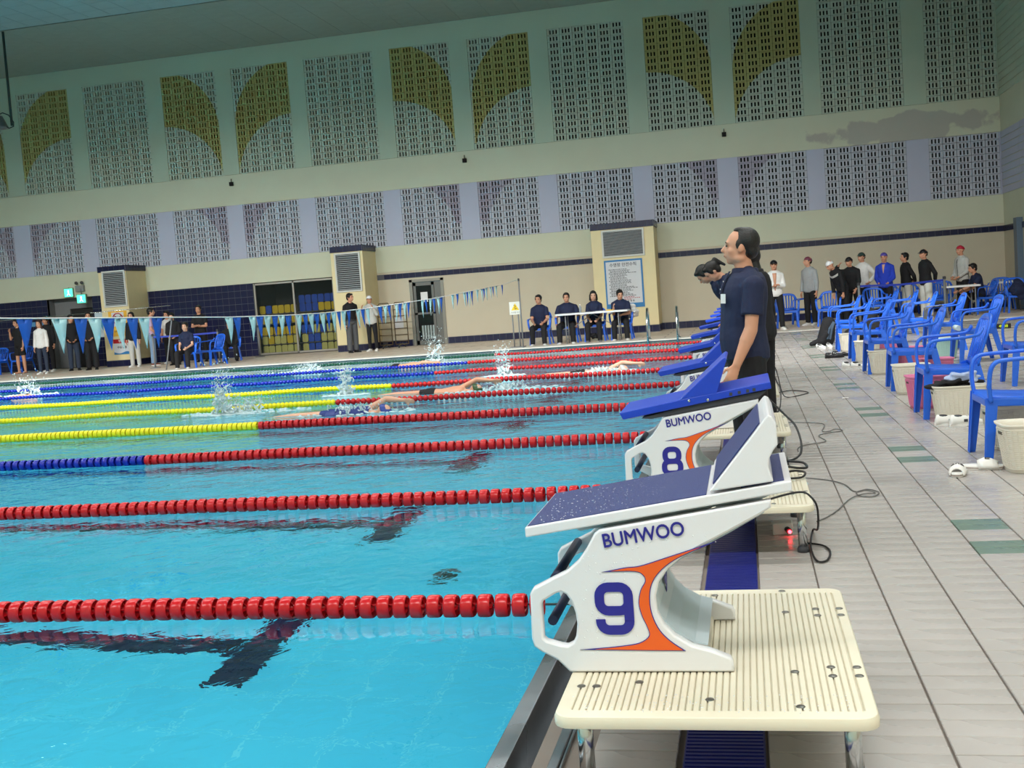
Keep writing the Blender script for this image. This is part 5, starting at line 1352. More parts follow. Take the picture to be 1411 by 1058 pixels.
trainer(7.27, 7.44, -PI/2+.2, SHOEW, 'white trainer with a small black mark before the clothes basket, right one', 'white trainers before the basket')
trainer(6.95, 13.6, -PI/2+.2, SHOEW, 'white striped slip-on in front of the fifth chair, left one', 'white slip-ons by the fifth chair', low=True)
trainer(7.06, 13.5, -PI/2-.1, SHOEW, 'white striped slip-on in front of the fifth chair, right one', 'white slip-ons by the fifth chair', low=True)
trainer(6.87, 15.6, -PI/2+.2, SHOEB, 'black shoe on the tiles in front of the sixth chair, left one', 'black shoes by the sixth chair', low=True, dark=SHOEB)
trainer(6.99, 15.85, -PI/2+.1, SHOEB, 'black shoe on the tiles in front of the sixth chair, right one', 'black shoes by the sixth chair', low=True, dark=SHOEB)
trainer(6.83, 17.9, PI+.4, SHOEW, 'white slipper beside the black backpack, left one', 'white slippers by the backpack', low=True)
trainer(6.98, 18.0, PI+.1, SHOEW, 'white slipper beside the black backpack, right one', 'white slippers by the backpack', low=True)

# towels on chairs, little things
mb = MB(); mb.sweep([(8.20, 15.56, .50), (8.22, 15.56, .64), (8.26, 15.60, .676), (8.36, 15.62, .682), (8.47, 15.60, .678), (8.50, 15.56, .62), (8.51, 15.56, .50)], .28, .014, (0, 1, 0)); tag(mb.build('towel', cloth('towel_grey', rgb(104, 106, 112))), 'dark grey towel hanging over a chair arm in the second row', 'towel')
mb = MB(); mb.tube([(8.28, 13.35, .455), (8.28, 13.62, .455)], .035, 14); o = mb.build('towel_roll', cloth('towel_pale', rgb(206, 222, 226))); tag(o, 'pale rolled towel on the seat of a second row chair', 'towel')
mb = MB(); mb.box(-.14, .14, -.02, .02, 0, .09); e = empty('score_clock', (10.36, 20.7, 0), .1); tag(e, 'small black display box with yellow green digits on the deck', 'display'); mb.build('case', SHOEB, e, bevel=.006)
me = text_mesh('40:38', .075, .001, .001); me.transform(Matrix.Rotation(PI/2, 4, 'X')); me.materials.append(mat('digit_glow', rgb(170, 190, 40), .4, noise=0, emit=(rgb(170, 190, 30), .6))); link('digits', me, e, (0, -.022, .045))
mb = MB(); cone(mb, (7.45, 8.42, .43), (7.52, 8.52, .435), .03, .02, .4); 
mb = MB(); mb.box(-.03, .03, -.02, .02, 0, .004); tag(mb.build('paper_scrap', C_WHT, loc=(6.55, 9.9, 0.001)), 'tiny white scrap lying on the wet tiles', 'paper')

# ------------------------------------------------------------------ tables
def table(x0, x1, y0, y1, h, label, legs, group=None):
    e = empty('folding_table', ((x0+x1)/2, (y0+y1)/2, 0)); tag(e, label, 'table', group); hx, hy = (x1-x0)/2, (y1-y0)/2
    mb = MB(); mb.rings([[(px, py, z) for px, py in rounded_rect(-hx+d, hx-d, -hy+d, hy-d, .05)] for z, d in ((h-.045, .01), (h-.04, 0), (h-.006, 0), (h, .006))], (True, True), False); mb.build('tabletop', mat('table_white', rgb(228, 228, 230), .4, noise=.03), e)
    for lx in legs:
        for ly in (-hy+.1, hy-.1):
            mb = MB(); mb.tube([(lx-hx, ly, h-.04), (lx-hx, ly, 0)], .016, 8); mb.build('leg', GREYP, e)
        mb = MB(); mb.tube([(lx-hx, -hy+.1, .12), (lx-hx, hy-.1, .12)], .012, 8); mb.tube([(lx-hx, 0, .3), (0 if lx < hx else 0, 0, h-.05)], .01, 8); mb.build('brace', GREYP, e)
    return e
table(.93, 2.76, 25.62, 26.22, .76, 'long white folding table in front of the four officials', (.25, 1.58))
table(10.35, 11.15, 26.6, 27.3, .76, 'white folding table in front of the seated official on the right', (.12, .68), 'white tables on the right')
table(11.7, 12.55, 27.9, 28.6, .76, 'white folding table in the far right corner', (.12, .73), 'white tables on the right')
e = empty('water_bottle', (1.55, 25.85, .76)); tag(e, 'small clear bottle on the white table before the woman official', 'bottle')
mb = MB(); mb.lathe([(0, 0), (.03, 0), (.032, .02), (.032, .13), (.014, .17), (.014, .19)], 12); mb.build('bottle', mat('bottle_plastic', rgb(150, 160, 170), .15, alpha=.7), e); mb = MB(); mb.lathe([(.016, .185), (.016, .21), (0, .21)], 10); mb.build('lid', C_WHT, e)
mb = MB(); mb.box(-.12, .12, -.08, .08, 0, .008); tag(mb.build('paper_sheet', C_WHT, loc=(2.05, 25.85, .76)), 'white papers on the officials table', 'paper')
mb = MB(); mb.box(-.09, .09, -.06, .06, 0, .02); tag(mb.build('yellow_pouch', mat('pouch_yellow', rgb(236, 196, 60), .6), loc=(2.30, 25.82, .76), bevel=.006), 'yellow pouch under the arm of the official resting his chin', 'pouch')
pile('white_jacket', (2.80, 26.62, .62), (.07, .14, .22), C_WHT, 'white jacket hanging on the chair at the right end of the table', 'jacket', 12, 14, .014)
pile('dark_jacket', (12.1, 27.1, .45), (.16, .10, .30), C_NAVY, 'dark jacket hanging over the chair by the far right table', 'jacket', 13, 16, .014)
pile('shoulder_bag', (1.80, 26.05, .10), (.12, .08, .12), C_BLK, 'black bag on the floor under the officials table', 'bag', 14, 10, .014)

# ------------------------------------------------------------------ signs, rails, barriers
e = empty('warning_sign_stand', (.0, 25.35, .012)); tag(e, 'white warning sign with yellow triangle on a metal stand by the pool', 'sign stand')
mb = MB()
for dx in (-.09, .06): mb.tube([(dx, 0, 0), (dx, 0, .9)], .016, 8)
mb.build('pole', GREYP, e); mb = MB(); mb.box(-.2, .18, -.14, .14, 0, .02); mb.build('base', GREYP, e)
mb = MB(); mb.box(-.15, .15, -.03, -.015, .82, 1.14); sg_ = mb.build('sign_board', mat('sign_white', rgb(222, 222, 214), .5), e, bevel=.003)
mb = MB(); mb.prism([(-.10, .93), (.10, .93), (0, 1.10)], -.034, -.030); mb.build('triangle', mat('warning_yellow', rgb(238, 196, 40), .5), sg_)
mb = MB(); mb.cbox((0, -.036, 1.01), (.014, .003, .07), Matrix.Rotation(.4, 3, 'Y')); mb.cbox((.015, -.036, .965), (.05, .003, .014), Matrix.Rotation(-.3, 3, 'Y')); mb.ell((-.02, -.036, 1.05), (.012, .002, .012)); mb.build('falling_figure', SHOEB, sg_)
me = text_mesh('미끄럼 주의', .045, .0005); me.transform(Matrix.Rotation(PI/2, 4, 'X')); me.materials.append(SHOEB); link('lettering', me, sg_, (0, -.031, .87))
def post(name, x, y, h, r, label, cat, group=None, base=True, m=None, lean=0):
    e = empty(name, (x, y, 0)); tag(e, label, cat, group)
    mb = MB(); mb.tube([(lean, 0, h), (0, 0, 0)], r, 10); mb.build('pole', m or GREYP, e)
    if base: mb = MB(); mb.lathe([(0, 0), (.15, 0), (.15, .015), (.03, .03)], 20); mb.build('base', m or GREYP, e)
    mb = MB(); mb.lathe([(0, .03), (r*1.3, .025), (r*1.3, -.04)], 12, (lean, 0, h)); mb.build('cap', MATBLK, e)
    return e
post('flag_pole', .17, 25.15, 1.69, .018, 'thin grey pole at the far pool edge holding the flag line', 'pole', base=False)
post('flag_pole', -9.65, 25.35, 1.35, .018, 'slanting grey pole at the left poolside before the belt barrier', 'pole', base=False, lean=.3)
post('barrier_post', -10.9, 27.0, .95, .025, 'grey belt barrier post behind the slanting pole', 'barrier post', 'belt barrier posts')
post('barrier_post', -9.2, 27.6, .95, .025, 'grey belt barrier post at the splash on the left', 'barrier post', 'belt barrier posts')
post('barrier_post', -9.15, 30.2, .95, .025, 'grey belt barrier post by the storage window', 'barrier post', 'belt barrier posts')
post('barrier_post', 8.28, 26.0, .98, .03, 'grey belt barrier post beside the person shading the eyes', 'barrier post', 'belt barrier posts')
post('barrier_post', 10.32, 26.6, .98, .03, 'grey belt barrier post beside the person in white trousers', 'barrier post', 'belt barrier posts')
BELT = mat('belt_blue', rgb(40, 62, 170), .6)
mb = MB(); mb.sweep([(-10.9, 27.0, .88), (-10.0, 27.3, .87), (-9.2, 27.6, .88)], .05, .003, (0, 0, 1)); tag(mb.build('barrier_belt', BELT), 'blue barrier belt stretched behind the left seated official', 'barrier belt', 'blue barrier belts')
mb = MB(); mb.sweep([(8.28, 26.0, .92), (9.3, 26.3, .885), (10.32, 26.6, .92)], .05, .003, (0, 0, 1)); tag(mb.build('barrier_belt', BELT), 'blue barrier belt stretched in front of the waiting swimmers on the right', 'barrier belt', 'blue barrier belts')
for x, lab in ((3.30, 'left chrome grab rail at the far pool edge'), (4.00, 'right chrome grab rail at the far pool edge')):
    e = empty('grab_rail', (x, 24.9, 0)); tag(e, lab, 'grab rail', 'chrome grab rails'); mb = MB()
    mb.tube([(0, -.28, -.5), (0, -.28, .35), (0, -.22, .62), (0, -.08, .76), (0, .08, .76), (0, .2, .62), (0, .24, .35), (0, .24, .012)], .024, 12); mb.build('tube', CHROME, e)
    mb = MB(); mb.lathe([(0, 0), (.05, 0), (.05, .012), (.026, .03)], 14, (0, .24, .012)); mb.build('floor_flange', CHROME, e)
# trolley racks by the glass door
RACK = mat('rack_brown', rgb(110, 96, 76), .5, .5)
e = empty('trolley_rack', (-4.85, 30.4, 0)); tag(e, 'brown metal trolley rack of two ladder frames beside the glass door', 'rack')
for q, x0 in enumerate((-.45, .05)):
    mb = MB(); mb.tube([(x0, 0, .1), (x0, 0, 1.28), (x0+.06, 0, 1.36), (x0+.34, 0, 1.36), (x0+.40, 0, 1.28), (x0+.40, 0, .1)], .017, 8); fr = mb.build('ladder_frame', RACK, e)
    for i in range(6): mb = MB(); mb.tube([(x0, 0, .2+i*.19), (x0+.4, 0, .2+i*.19)], .012, 6); mb.build('rung', RACK, fr)
    mb = MB(); mb.tube([(x0+.2, -.35, .06), (x0+.2, 0, .12), (x0+.2, .3, .06)], .015, 8); mb.tube([(x0, 0, .1), (x0+.4, 0, .1)], .015, 8); mb.build('foot_bar', RACK, e)
    for y in (-.35, .3): mb = MB(); mb.lathe([(0, -.012), (.035, -.012), (.035, .012), (0, .012)], 12, (x0+.2, y, .036), 'x'); mb.build('caster', MATBLK, e)

# notices on the pillars
def board(name, x0, x1, z0, z1, y, m, label, cat, group=None):
    mb = MB(); mb.box(x0, x1, y-.015, y, z0, z1); return tag(mb.build(name, m, bevel=.002), label, cat, group)
PB = mat('poster_blue', rgb(46, 120, 178), .5); PW = mat('poster_white', rgb(206, 208, 212), .5, noise=.03); PK = mat('print_grey', rgb(90, 90, 94), .7); PR = mat('print_red', rgb(170, 60, 70), .6)
o = board('safety_poster', 1.745, 2.83, .73, 2.10, PY-.002, PB, 'tall white pool safety notice with blue border on the right pillar', 'poster')
mb = MB(); mb.box(1.79, 2.78, PY-.019, PY-.016, .86, 2.05); sh_ = mb.build('notice_sheet', PW, o)
me = text_mesh('수영장 안전수칙', .115, .0005, .002); me.transform(Matrix.Rotation(PI/2, 4, 'X')); me.materials.append(PK); link('lettering', me, sh_, (2.28, PY-.020, 1.95))
rn = random.Random(8); tl_ = MB(); tr_ = MB()
for i in range(25):
    z = 1.83-i*.036; x = 1.86; m_ = tr_ if i > 21 else tl_; ln = rn.uniform(.45, .78); x += (.35 if i > 21 else 0) + (.04 if i % 3 else 0); 
    while x < 1.86+ln+(.1 if i > 21 else 0):
        w = rn.uniform(.02, .07); m_.box(x, x+w, PY-.0205, PY-.019, z-.009, z+.009); x += w+.014
tl_.build('print_lines', PK, sh_, kind='stuff', fix=False); tr_.build('red_print_lines', PR, sh_, kind='stuff', fix=False)
me = text_mesh('수 영 장', .06, .0005, .002); me.transform(Matrix.Rotation(PI/2, 4, 'X')); me.materials.append(PK); link('lettering', me, sh_, (2.45, PY-.020, .92))
o = board('no_diving_sign', -13.93, -13.30, .95, 1.74, PY-.002, mat('sign_amber', rgb(232, 178, 60), .5), 'amber framed notice with a red ring over a diver on the left pillar', 'sign')
mb = MB(); mb.box(-13.82, -13.40, PY-.02, PY-.016, 1.26, 1.70); s2 = mb.build('notice_sheet', PW, o)
mb = MB(); mb.tube([(-13.61+math.cos(a)*.17, PY-.024, 1.50+math.sin(a)*.17) for a in [2*PI*i/24 for i in range(24)]], .016, 6, closed=True); mb.tube([(-13.73, PY-.024, 1.62), (-13.49, PY-.024, 1.38)], .013, 6); mb.build('red_ring', mat('sign_red', rgb(176, 30, 40), .5), s2)
mb = MB(); mb.tube([(-13.70, PY-.022, 1.56), (-13.62, PY-.022, 1.46), (-13.52, PY-.022, 1.56)], .018, 6); mb.ell((-13.50, PY-.022, 1.60), (.02, .004, .02)); mb.build('diver_figure', SHOEB, s2)
me = text_mesh('다이빙 금지', .07, .0005, .002); me.transform(Matrix.Rotation(PI/2, 4, 'X')); me.materials.append(SHOEB); link('lettering', me, o, (-13.61, PY-.019, 1.10))
o = board('depth_sign', -13.85, -13.28, .38, .86, PY-.002, PW, 'white notice with red header low on the left pillar', 'sign')
mb = MB(); mb.box(-13.85, -13.28, PY-.02, PY-.016, .73, .86); hd_ = mb.build('header', mat('sign_red', rgb(200, 40, 50), .5), o)
me = text_mesh('위험', .10, .0005, .002); me.transform(Matrix.Rotation(PI/2, 4, 'X')); me.materials.append(C_WHT); link('lettering', me, hd_, (-13.58, PY-.021, .795))
me = text_mesh('수심 깊음', .085, .0005, .002); me.transform(Matrix.Rotation(PI/2, 4, 'X')); me.materials.append(SHOEB); link('lettering', me, o, (-13.56, PY-.019, .60))
mb = MB(); rs = [[(-13.85+.57*i/10, PY-.0185, .38), (-13.85+.57*i/10, PY-.0185, .44+.03*math.sin(i*.7+2.4))] for i in range(11)]
mb.rings([[a, b, (b[0], b[1]+.002, b[2]), (a[0], a[1]+.002, a[2])] for a, b in rs], (True, True), False); mb.build('blue_wave', PB, o)
o = board('blue_notice', -15.15, -14.35, .95, 1.75, YW-.02, mat('notice_pale', rgb(196, 214, 226), .5), 'pale notice with a large blue disc beside the left pillar', 'sign')
mb = MB(); mb.lathe([(0, .003), (.3, .003), (.3, 0)], 24, (0, 0, 0), 'y'); mb2 = mb.build('blue_disc', mat('notice_blue', rgb(90, 160, 206), .5), o, loc=(-14.65, YW-.04, 1.35))
o = board('small_blue_plate', -17.6, -17.0, 1.45, 1.6, YW-.02, mat('plate_blue', rgb(90, 150, 196), .5), 'small blue plate on the navy tiles at the far left', 'sign')
o = board('small_notice', -4.98, -4.7, .55, .9, YW-.003, PW, 'small white notice low on the wall between rack and door', 'sign')
# exit lights and emergency lamp above the corridor opening
EXM = mat('exit_green', rgb(60, 220, 170), .4, noise=0, emit=(rgb(90, 235, 190), 1.6)); EXW = mat('exit_white', rgb(230, 255, 245), .4, noise=0, emit=(rgb(220, 255, 240), 1.8))
for x, z, y, lab in ((-15.98, 2.47, YW-.06, 'upper left green exit light above the corridor opening'), (-15.5, 2.24, YW-.12, 'lower right green exit light at the corridor opening')):
    e = empty('exit_sign', (x, y, z)); tag(e, lab, 'exit sign', 'green exit signs'); mb = MB(); mb.box(-.17, .17, -.02, .05, -.15, .15); mb.build('case', mat('exit_case', rgb(120, 160, 140), .5), e, bevel=.004)
    mb = MB(); mb.box(-.012, .012, 0, .022, .12, .34 if z < 2.3 else .17); mb.box(-.012, .012, .0, -(y-YW)+.0, .10, .13); mb.build('bracket', GREYP, e)
    mb = MB(); mb.box(-.15, .15, -.024, -.02, -.13, .13); pn = mb.build('light_panel', EXM, e)
    mb = MB(); cone(mb, (0, -.027, .06), (0, -.027, -.02), .03, .02, .2, (1, 0, 0), seg=8); cone(mb, (0, -.027, -.02), (.06, -.027, -.09), .015, .012, .3, seg=6); cone(mb, (0, -.027, -.02), (-.05, -.027, -.08), .015, .012, .3, seg=6); mb.build('running_figure', EXW, pn)
e = empty('emergency_lamp', (-15.55, YW-.02, 2.62)); tag(e, 'grey emergency lamp with two round heads above the corridor opening', 'lamp')
mb = MB(); mb.box(-.15, .15, -.10, .0, -.14, .06); mb.build('case', mat('lamp_grey', rgb(140, 142, 140), .5), e, bevel=.006)
for dx in (-.1, .1): mb = MB(); mb.lathe([(0, -.05), (.05, -.05), (.055, -.02), (.02, .03), (0, .03)], 12, (dx, -.06, .14), 'y'); mb.build('lamp_head', mat('lamp_dark', rgb(70, 72, 72), .4), e)
# small dark boxes on the middle band
for x, lab in ((-9.93, 'small dark sensor on the middle wall band, leftmost of three'), (-2.37, 'small dark sensor on the middle wall band, middle of three'), (5.28, 'small dark sensor on the middle wall band above the standing man')):
    e = empty('wall_sensor', (x, YW-.02, 5.44)); tag(e, lab, 'sensor', 'dark sensors on the wall band'); mb = MB(); mb.box(-.06, .06, -.08, .0, -.06, .06); mb.build('case', DARK, e, bevel=.006); mb = MB(); mb.tube([(0, -.04, .06), (0, -.02, .16)], .01, 6); mb.build('bracket', DARK, e)
# hanging lamp fixture at the upper left
e = empty('hanging_lamp', (-14.3, 26.0, 8.0)); tag(e, 'lamp fixture hanging from a dark pole at the upper left corner', 'lamp')
mb = MB(); mb.tube([(.38, 0, 1.56), (.35, 0, -1.0)], .035, 8); mb.build('pole', mat('fixture_dark', rgb(44, 62, 58), .5), e)
mb = MB(); mb.lathe([(.02, .18), (.16, .16), (.28, -.12), (.30, -.16), (.26, -.15), (.0, .1)], 18, (-.1, 0, -.86)); mb.build('reflector', mat('reflector_grey', rgb(130, 140, 142), .35, .6), e)
mb = MB(); mb.tube([(-.1, 0, -.68), (.1, 0, -.62), (.28, 0, -.70), (.38, .05, -.9), (.40, 0, -1.02), (.25, 0, -1.06), (.15, 0, -.98)], .016, 6); mb.build('wire', mat('fixture_dark', rgb(44, 62, 58), .5), e)
mb = MB(); mb.tube([(-21.5, 29.0, 1.72), (-17.5, 29.1, 1.70), (-15, 29.2, 1.72), (-11.5, 29.3, 1.78)], .012, 6); tag(mb.build('steel_line', CHROME), 'thin pale line strung across the left wall above the spectators', 'line')
post('steel_line_post', -17.8, 29.1, 1.72, .015, 'thin post holding the pale line at the far left', 'pole', base=True, m=CHROME)

# ------------------------------------------------------------------ kickboards behind the storage window
KY = mat('kickboard_yellow', rgb(226, 196, 40), .7, noise=.06); KB = mat('kickboard_blue', rgb(40, 84, 190), .7, noise=.06); KP = mat('kickboard_pale', rgb(214, 210, 120), .7, noise=.06)
def kb_mesh(m):
    mb = MB(); o_ = rounded_rect(-.094, .094, -.128, .128, .045, 4); mb.rings([[(x, y, z) for x, y in o_] for z in (-.019, -.016, .016, .019)], (True, True), False); mb.v = [(p[0], p[2], p[1]) for p in mb.v]
    me = mb.mesh('kickboard'); me.materials.append(m); return me
kms = {c: kb_mesh(m) for c, m in (('y', KY), ('b', KB), ('p', KP))}
SHELF = mat('shelf_grey', rgb(110, 108, 100), .6)
e = empty('storage_shelf', (-8.2, YW+.45, 0)); tag(e, 'grey shelf unit behind the storage window holding the kickboards', 'shelf')
for z in (.03, .33, .62, .98, 1.3):
    mb = MB(); mb.box(-1.25, 1.27, -.2, .3, z-.02, z); mb.build('board', SHELF, e)
for x in (-1.25, -.02, 1.25): mb = MB(); mb.box(x-.02, x+.02, .25, .3, 0, 1.32); mb.build('upright', SHELF, e)
ORD = ['first', 'second', 'third', 'fourth', 'fifth', 'sixth']
rows = [(.161, 'pppppp', 'pbbppp'), (.461, 'pyppyp', 'pbbppp'), (.751, 'yyyyyy', 'bbpbpp'), (1.111, 'ypyyby', 'yybyyp'), (1.431, 'ybyyyy', 'bbbyyy'), (1.69, '......', 'bbbbbb')]
cn = {'y': 'yellow', 'b': 'blue', 'p': 'pale yellow'}; rn_ = ['bottom shelf', 'second shelf', 'third shelf', 'fourth shelf', 'top shelf', 'top of the stack']
for r, (z, a, b) in enumerate(rows):
    for side, s in (('left', a), ('right', b)):
        for i, c in enumerate(s):
            if c == '.': continue
            for k in range(1):
                x = (-9.42 if side == 'left' else -8.06)+i*.212
                o = link('kickboard', kms[c], None, (x, YW+.29+random.uniform(-.02, .02), z)); o.rotation_euler = (random.uniform(-.04, 0), 0, random.uniform(-.06, .06)); tag(o, '%s foam kickboard, %s from the left on the %s, %s storage pane' % (cn[c], ORD[i], rn_[r], side), 'kickboard', 'kickboards in the storage room')

# ------------------------------------------------------------------ backstroke flags
FLAGS = [(5.0,1.44,.2,.3,'b'),(5.25,1.43,.2,.3,'w'),(6.19,1.396,.21,.28,'b'),(6.66,1.381,.22,.3,'w'),(6.98,1.372,.2,.31,'b'),(7.19,1.366,.21,.31,'w'),(7.41,1.359,.22,.3,'b'),(7.62,1.353,.21,.3,'w'),(7.83,1.347,.2,.3,'b'),(8.04,1.341,.2,.3,'w'),(8.29,1.335,.21,.3,'b'),(9.87,1.285,.2,.3,'w'),(10.08,1.281,.2,.28,'b'),(10.49,1.274,.19,.29,'w'),(10.71,1.27,.21,.28,'b'),(10.93,1.266,.2,.28,'w'),(11.15,1.262,.18,.26,'b'),(11.35,1.258,.2,.28,'w'),(11.57,1.254,.19,.27,'b'),(11.92,1.251,.21,.3,'w'),(12.13,1.25,.18,.28,'b'),(12.34,1.249,.21,.28,'w'),(12.55,1.247,.18,.26,'b'),(12.77,1.247,.21,.3,'w'),(12.99,1.249,.17,.26,'b'),(13.2,1.25,.21,.3,'w'),(13.4,1.252,.16,.27,'b'),(13.61,1.253,.21,.29,'w'),(13.82,1.255,.16,.26,'b'),(14.24,1.258,.19,.29,'w'),(14.45,1.26,.18,.29,'b'),(14.67,1.265,.2,.29,'w'),(15.3,1.279,.23,.28,'b'),(15.56,1.286,.2,.3,'w'),(15.77,1.291,.18,.26,'b'),(16.17,1.3,.2,.3,'w'),(16.39,1.305,.2,.3,'b'),(16.66,1.312,.22,.31,'w'),(16.88,1.317,.18,.28,'b'),(17.76,1.338,.19,.32,'w'),(17.96,1.342,.15,.27,'b'),(18.29,1.35,.19,.31,'w'),(18.52,1.356,.19,.29,'b'),(18.82,1.365,.2,.32,'w'),(19.06,1.374,.2,.31,'b'),(19.95,1.407,.22,.3,'w'),(20.31,1.42,.2,.25,'b'),(20.92,1.442,.22,.31,'w'),(21.15,1.451,.18,.3,'b'),(21.37,1.459,.18,.34,'w'),(21.6,1.467,.2,.32,'b'),(22.12,1.487,.21,.27,'w'),(22.53,1.502,.2,.3,'w'),(22.72,1.51,.18,.28,'b'),(23.0,1.521,.23,.29,'w'),(23.41,1.536,.19,.27,'w'),(23.68,1.546,.18,.24,'b'),(24.05,1.56,.2,.29,'w'),(24.71,1.585,.2,.25,'b')]
FB = mat('flag_blue', rgb(30, 96, 200), .6, noise=.06); FW = mat('flag_pale', rgb(190, 232, 236), .6, noise=.04)
e = empty('flag_line', (-.16, 5.0, 1.44)); tag(e, 'line of blue and pale triangular flags strung across the pool', 'flag line')
mb = MB(); mb.tube([(0, -10.4, .3)]+[(0, f[0]-5.0, f[1]-1.44+.004) for f in FLAGS]+[(.33, 20.15, .25)], .006, 6); mb.build('string', C_WHT, e)
rn = random.Random(2)
for (y, z, w, h, c) in FLAGS:
    mb = MB(); n = 6; rs = []; b1, b2 = rn.uniform(-.009, .009), rn.uniform(-.015, .015); sh = rn.uniform(-.25, .35)
    for i in range(n+1):
        t = i/n; hw = w/2*(1-t)+.001; cx = b1*math.sin(t*PI*1.3)+b2*t; cy = -sh*w*.5*t
        rs.append([(cx-.001, cy-hw, -h*t), (cx+.012*(1-t)*math.sin(t*5), cy, -h*t), (cx-.001, cy+hw, -h*t), (cx+.001, cy+hw, -h*t), (cx+.014*(1-t)*math.sin(t*5), cy, -h*t), (cx+.001, cy-hw, -h*t)])
    mb.rings(rs); mb.build('flag', FB if c == 'b' else FW, e, loc=(0, y-5.0, z-1.44))
# ------------------------------------------------------------------ swimmers and splashes
SPLASH = mat('splash_water', (.82, .93, .95), .08, noise=.02, trans=.35, ior=1.33, spec=.6)
FOAM = mat('foam', rgb(214, 236, 240), .4, noise=.05, trans=.3)
PITCH = .07
def swimmer(x, y, label, cap, suit=None, arm='R', heading=0.0, dz=-.05, sk=0, roll=0.0, kind='trunks'):
    # swims towards +X: local up axis of the body lies along +X
    up = {'R': ((.30, -.30, .95), (-.10, .15, .98)), 'L': ((.15, .3, -1), (.05, .6, -.8)), 'curl': .1}
    if arm == 'L': up = {'L': up['R'], 'R': up['L'], 'curl': .1}
    if arm == 'B': up = {'R': ((.2, .5, .9), (.0, .3, 1)), 'L': ((.3, .2, -1), (.05, .2, -1)), 'curl': .1}
    p = person((x, y, dz), 0, label, h=1.70, head=(.25 if arm == 'R' else -.25, -.25), arms=up, legs={'R': ((.04, .06, -1), (.0, -.12, -1)), 'L': ((.04, -.10, -1), (.0, -.05, -1))},
               top=('none', None) if suit is None else ('suit', suit), bottom=('trunks', C_BLK if suit is None else suit), shoes=None, hair=None, cap=cap, vox=.012, sk=sk, tilt=(0, 0, 0), group='swimmers in the pool')
    # body axis z -> +X, front (+Y) -> down
    m = Matrix(((0, 0, 1), (1, 0, 0), (0, 1, 0))).transposed()   # columns: images of x,y,z set below
    m = Matrix.Identity(3)
    fx, fy, fz = Vector((0, 1, 0)), Vector((0, 0, -1)), Vector((1, 0, 0))
    fx = fz.cross(fy)*-1 if False else fy.cross(fz)
    m = Matrix((fx, fy, fz)).transposed()
    m = Matrix.Rotation(heading, 3, 'Z') @ Matrix.Rotation(-PITCH, 3, 'Y') @ m @ Matrix.Rotation(roll, 3, 'Z')
    p.rotation_mode = 'XYZ'; p.rotation_euler = m.to_euler(); 
    off = m @ Vector((0, 0, 1.45)); p.location = (x-off.x, y-off.y, dz-off.z)
    return p
swimmer(1.55, 13.8, 'freestyle swimmer in black and green cap with one arm reaching forward', ('swim', mat('cap_black_green', rgb(40, 70, 30), .4, noise=.9, scale=18)), None, 'L', .0, -.06, roll=.3)
swimmer(.95, 11.35, 'swimmer in navy suit low in the water before the green capped one', ('swim', mat('cap_blue', rgb(40, 60, 140), .4, noise=.2)), mat('suit_navy', rgb(30, 50, 120), .5), 'L', .0, -.06, sk=1, roll=.3)
swimmer(-1.3, 21.1, 'swimmer throwing up the far splash left of the green and red rope', ('swim', C_CAPW), None, 'R', .0, -.06)
swimmer(3.45, 16.1, 'swimmer in white cap close to the blocks, arm stretched ahead', ('swim', mat('cap_silver', rgb(180, 180, 178), .4, noise=.4, scale=20)), None, 'L', .0, -.07, sk=1, roll=.2)
swimmer(-9.2, 18.6, 'swimmer at the far left making a small splash', ('swim', C_CAPB), None, 'R', .0, -.1)
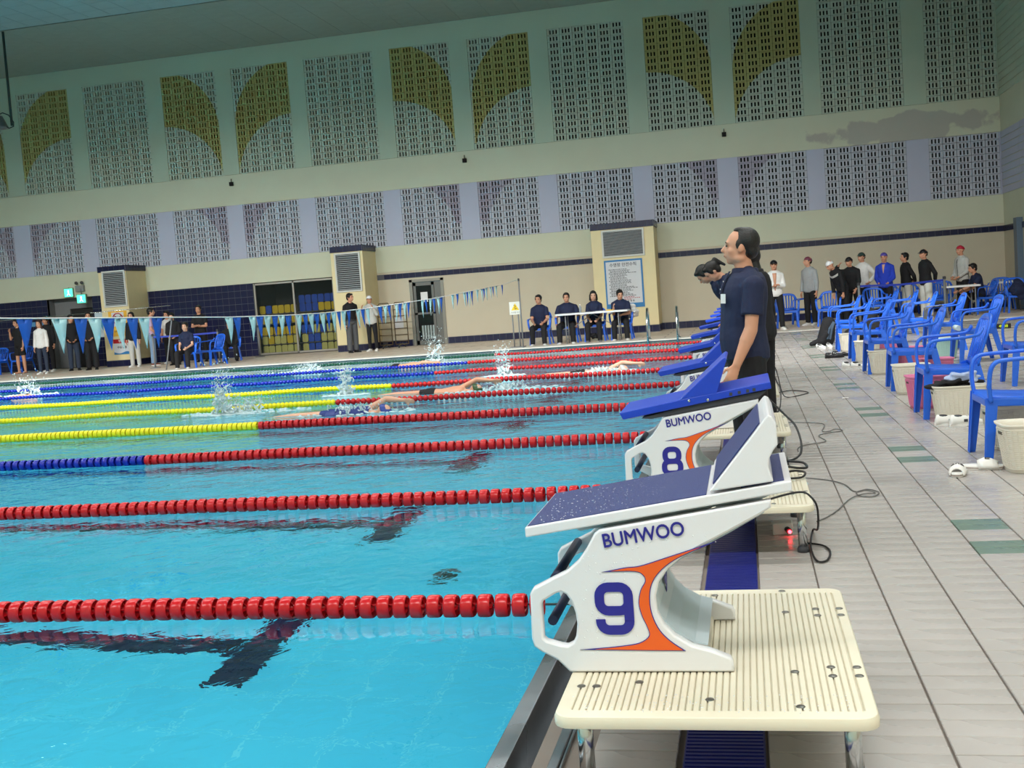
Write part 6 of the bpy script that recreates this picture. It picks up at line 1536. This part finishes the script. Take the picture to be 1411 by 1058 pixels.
def splash(x, y, h, r, label, seed, n=220, foam=1.0):
    rn = random.Random(seed); body = MB()
    # torn sheets of water thrown up: fused lumps and curling strands that thin out towards the top
    for i in range(int(n*.30)):
        t = rn.random()**1.5; a = rn.uniform(0, 2*PI); rr = r*(1-.45*t)*rn.random()**.6
        p = V((math.cos(a)*rr, math.sin(a)*rr*.6, h*.8*t)); d = V((rn.uniform(-1, 1), rn.uniform(-.6, .6), rn.uniform(-.2, 1.2))).normalized()*rn.uniform(.02, .07)
        q = p+d; d2 = V((rn.uniform(-1, 1), rn.uniform(-.6, .6), rn.uniform(-.6, 1))).normalized()*rn.uniform(.01, .05)
        r0 = rn.uniform(.008, .024)*(1.35-t)
        cone(body, p, q, r0, r0*.7, .6, (rn.random(), rn.random(), rn.random()), seg=8); cone(body, q, q+d2, r0*.7, .005, .7, seg=8)
    for i in range(int(n*.7)):
        t = rn.random(); a = rn.uniform(0, 2*PI); rr = r*(.5+1.1*t)*rn.random()**.6; q = rn.uniform(.006, .012)
        body.ell((math.cos(a)*rr, math.sin(a)*rr*.6, h*t*rn.uniform(.6, 1.15)), (q, q, q*1.3), None, 6, 4)
    e = fuse(body, 'water_splash', .0065, SPLASH, None, 2); e.location = (x, y, WZ); tag(e, label, 'splash', 'splashes thrown up by the swimmers', 'stuff')
    fo = MB()
    for i in range(int(n*.5*foam)):
        a = rn.uniform(0, 2*PI); rr = r*1.7*rn.random()**.7; q = rn.uniform(.010, .035); fo.ell((math.cos(a)*rr*1.6, math.sin(a)*rr*.6, -.002), (q*1.5, q, rn.uniform(.006, .02)), None, 8, 5)
    fo.build('foam', FOAM, e, kind='stuff', fix=False)
splash(-1.45, 12.1, .75, .17, 'tall splash column on the left, in front of the seated official', 1, 420)
splash(-1.2, 12.3, .25, .35, 'low foaming splash at the foot of the tall column', 6, 240)
splash(-.45, 14.2, .52, .14, 'narrow tall splash right of the largest one', 2, 300)
splash(-1.0, 21.3, .72, .24, 'round splash far off in front of the glass door', 3, 340)
splash(1.55, 16.4, .55, .14, 'splash before the officials table', 4, 260)
splash(-9.25, 18.9, .5, .3, 'splash at the far left of the pool', 5, 240)
splash(-3.9, 21.2, .22, .4, 'low white splash below the middle pillar', 7, 260)
splash(.7, 11.35, .12, .30, 'low foam around the swimmer in the navy suit', 8, 200)
splash(2.2, 13.6, .10, .35, 'low foam in front of the green capped swimmer', 9, 160)
splash(3.3, 15.9, .08, .30, 'low foam around the swimmer near the blocks', 10, 140)
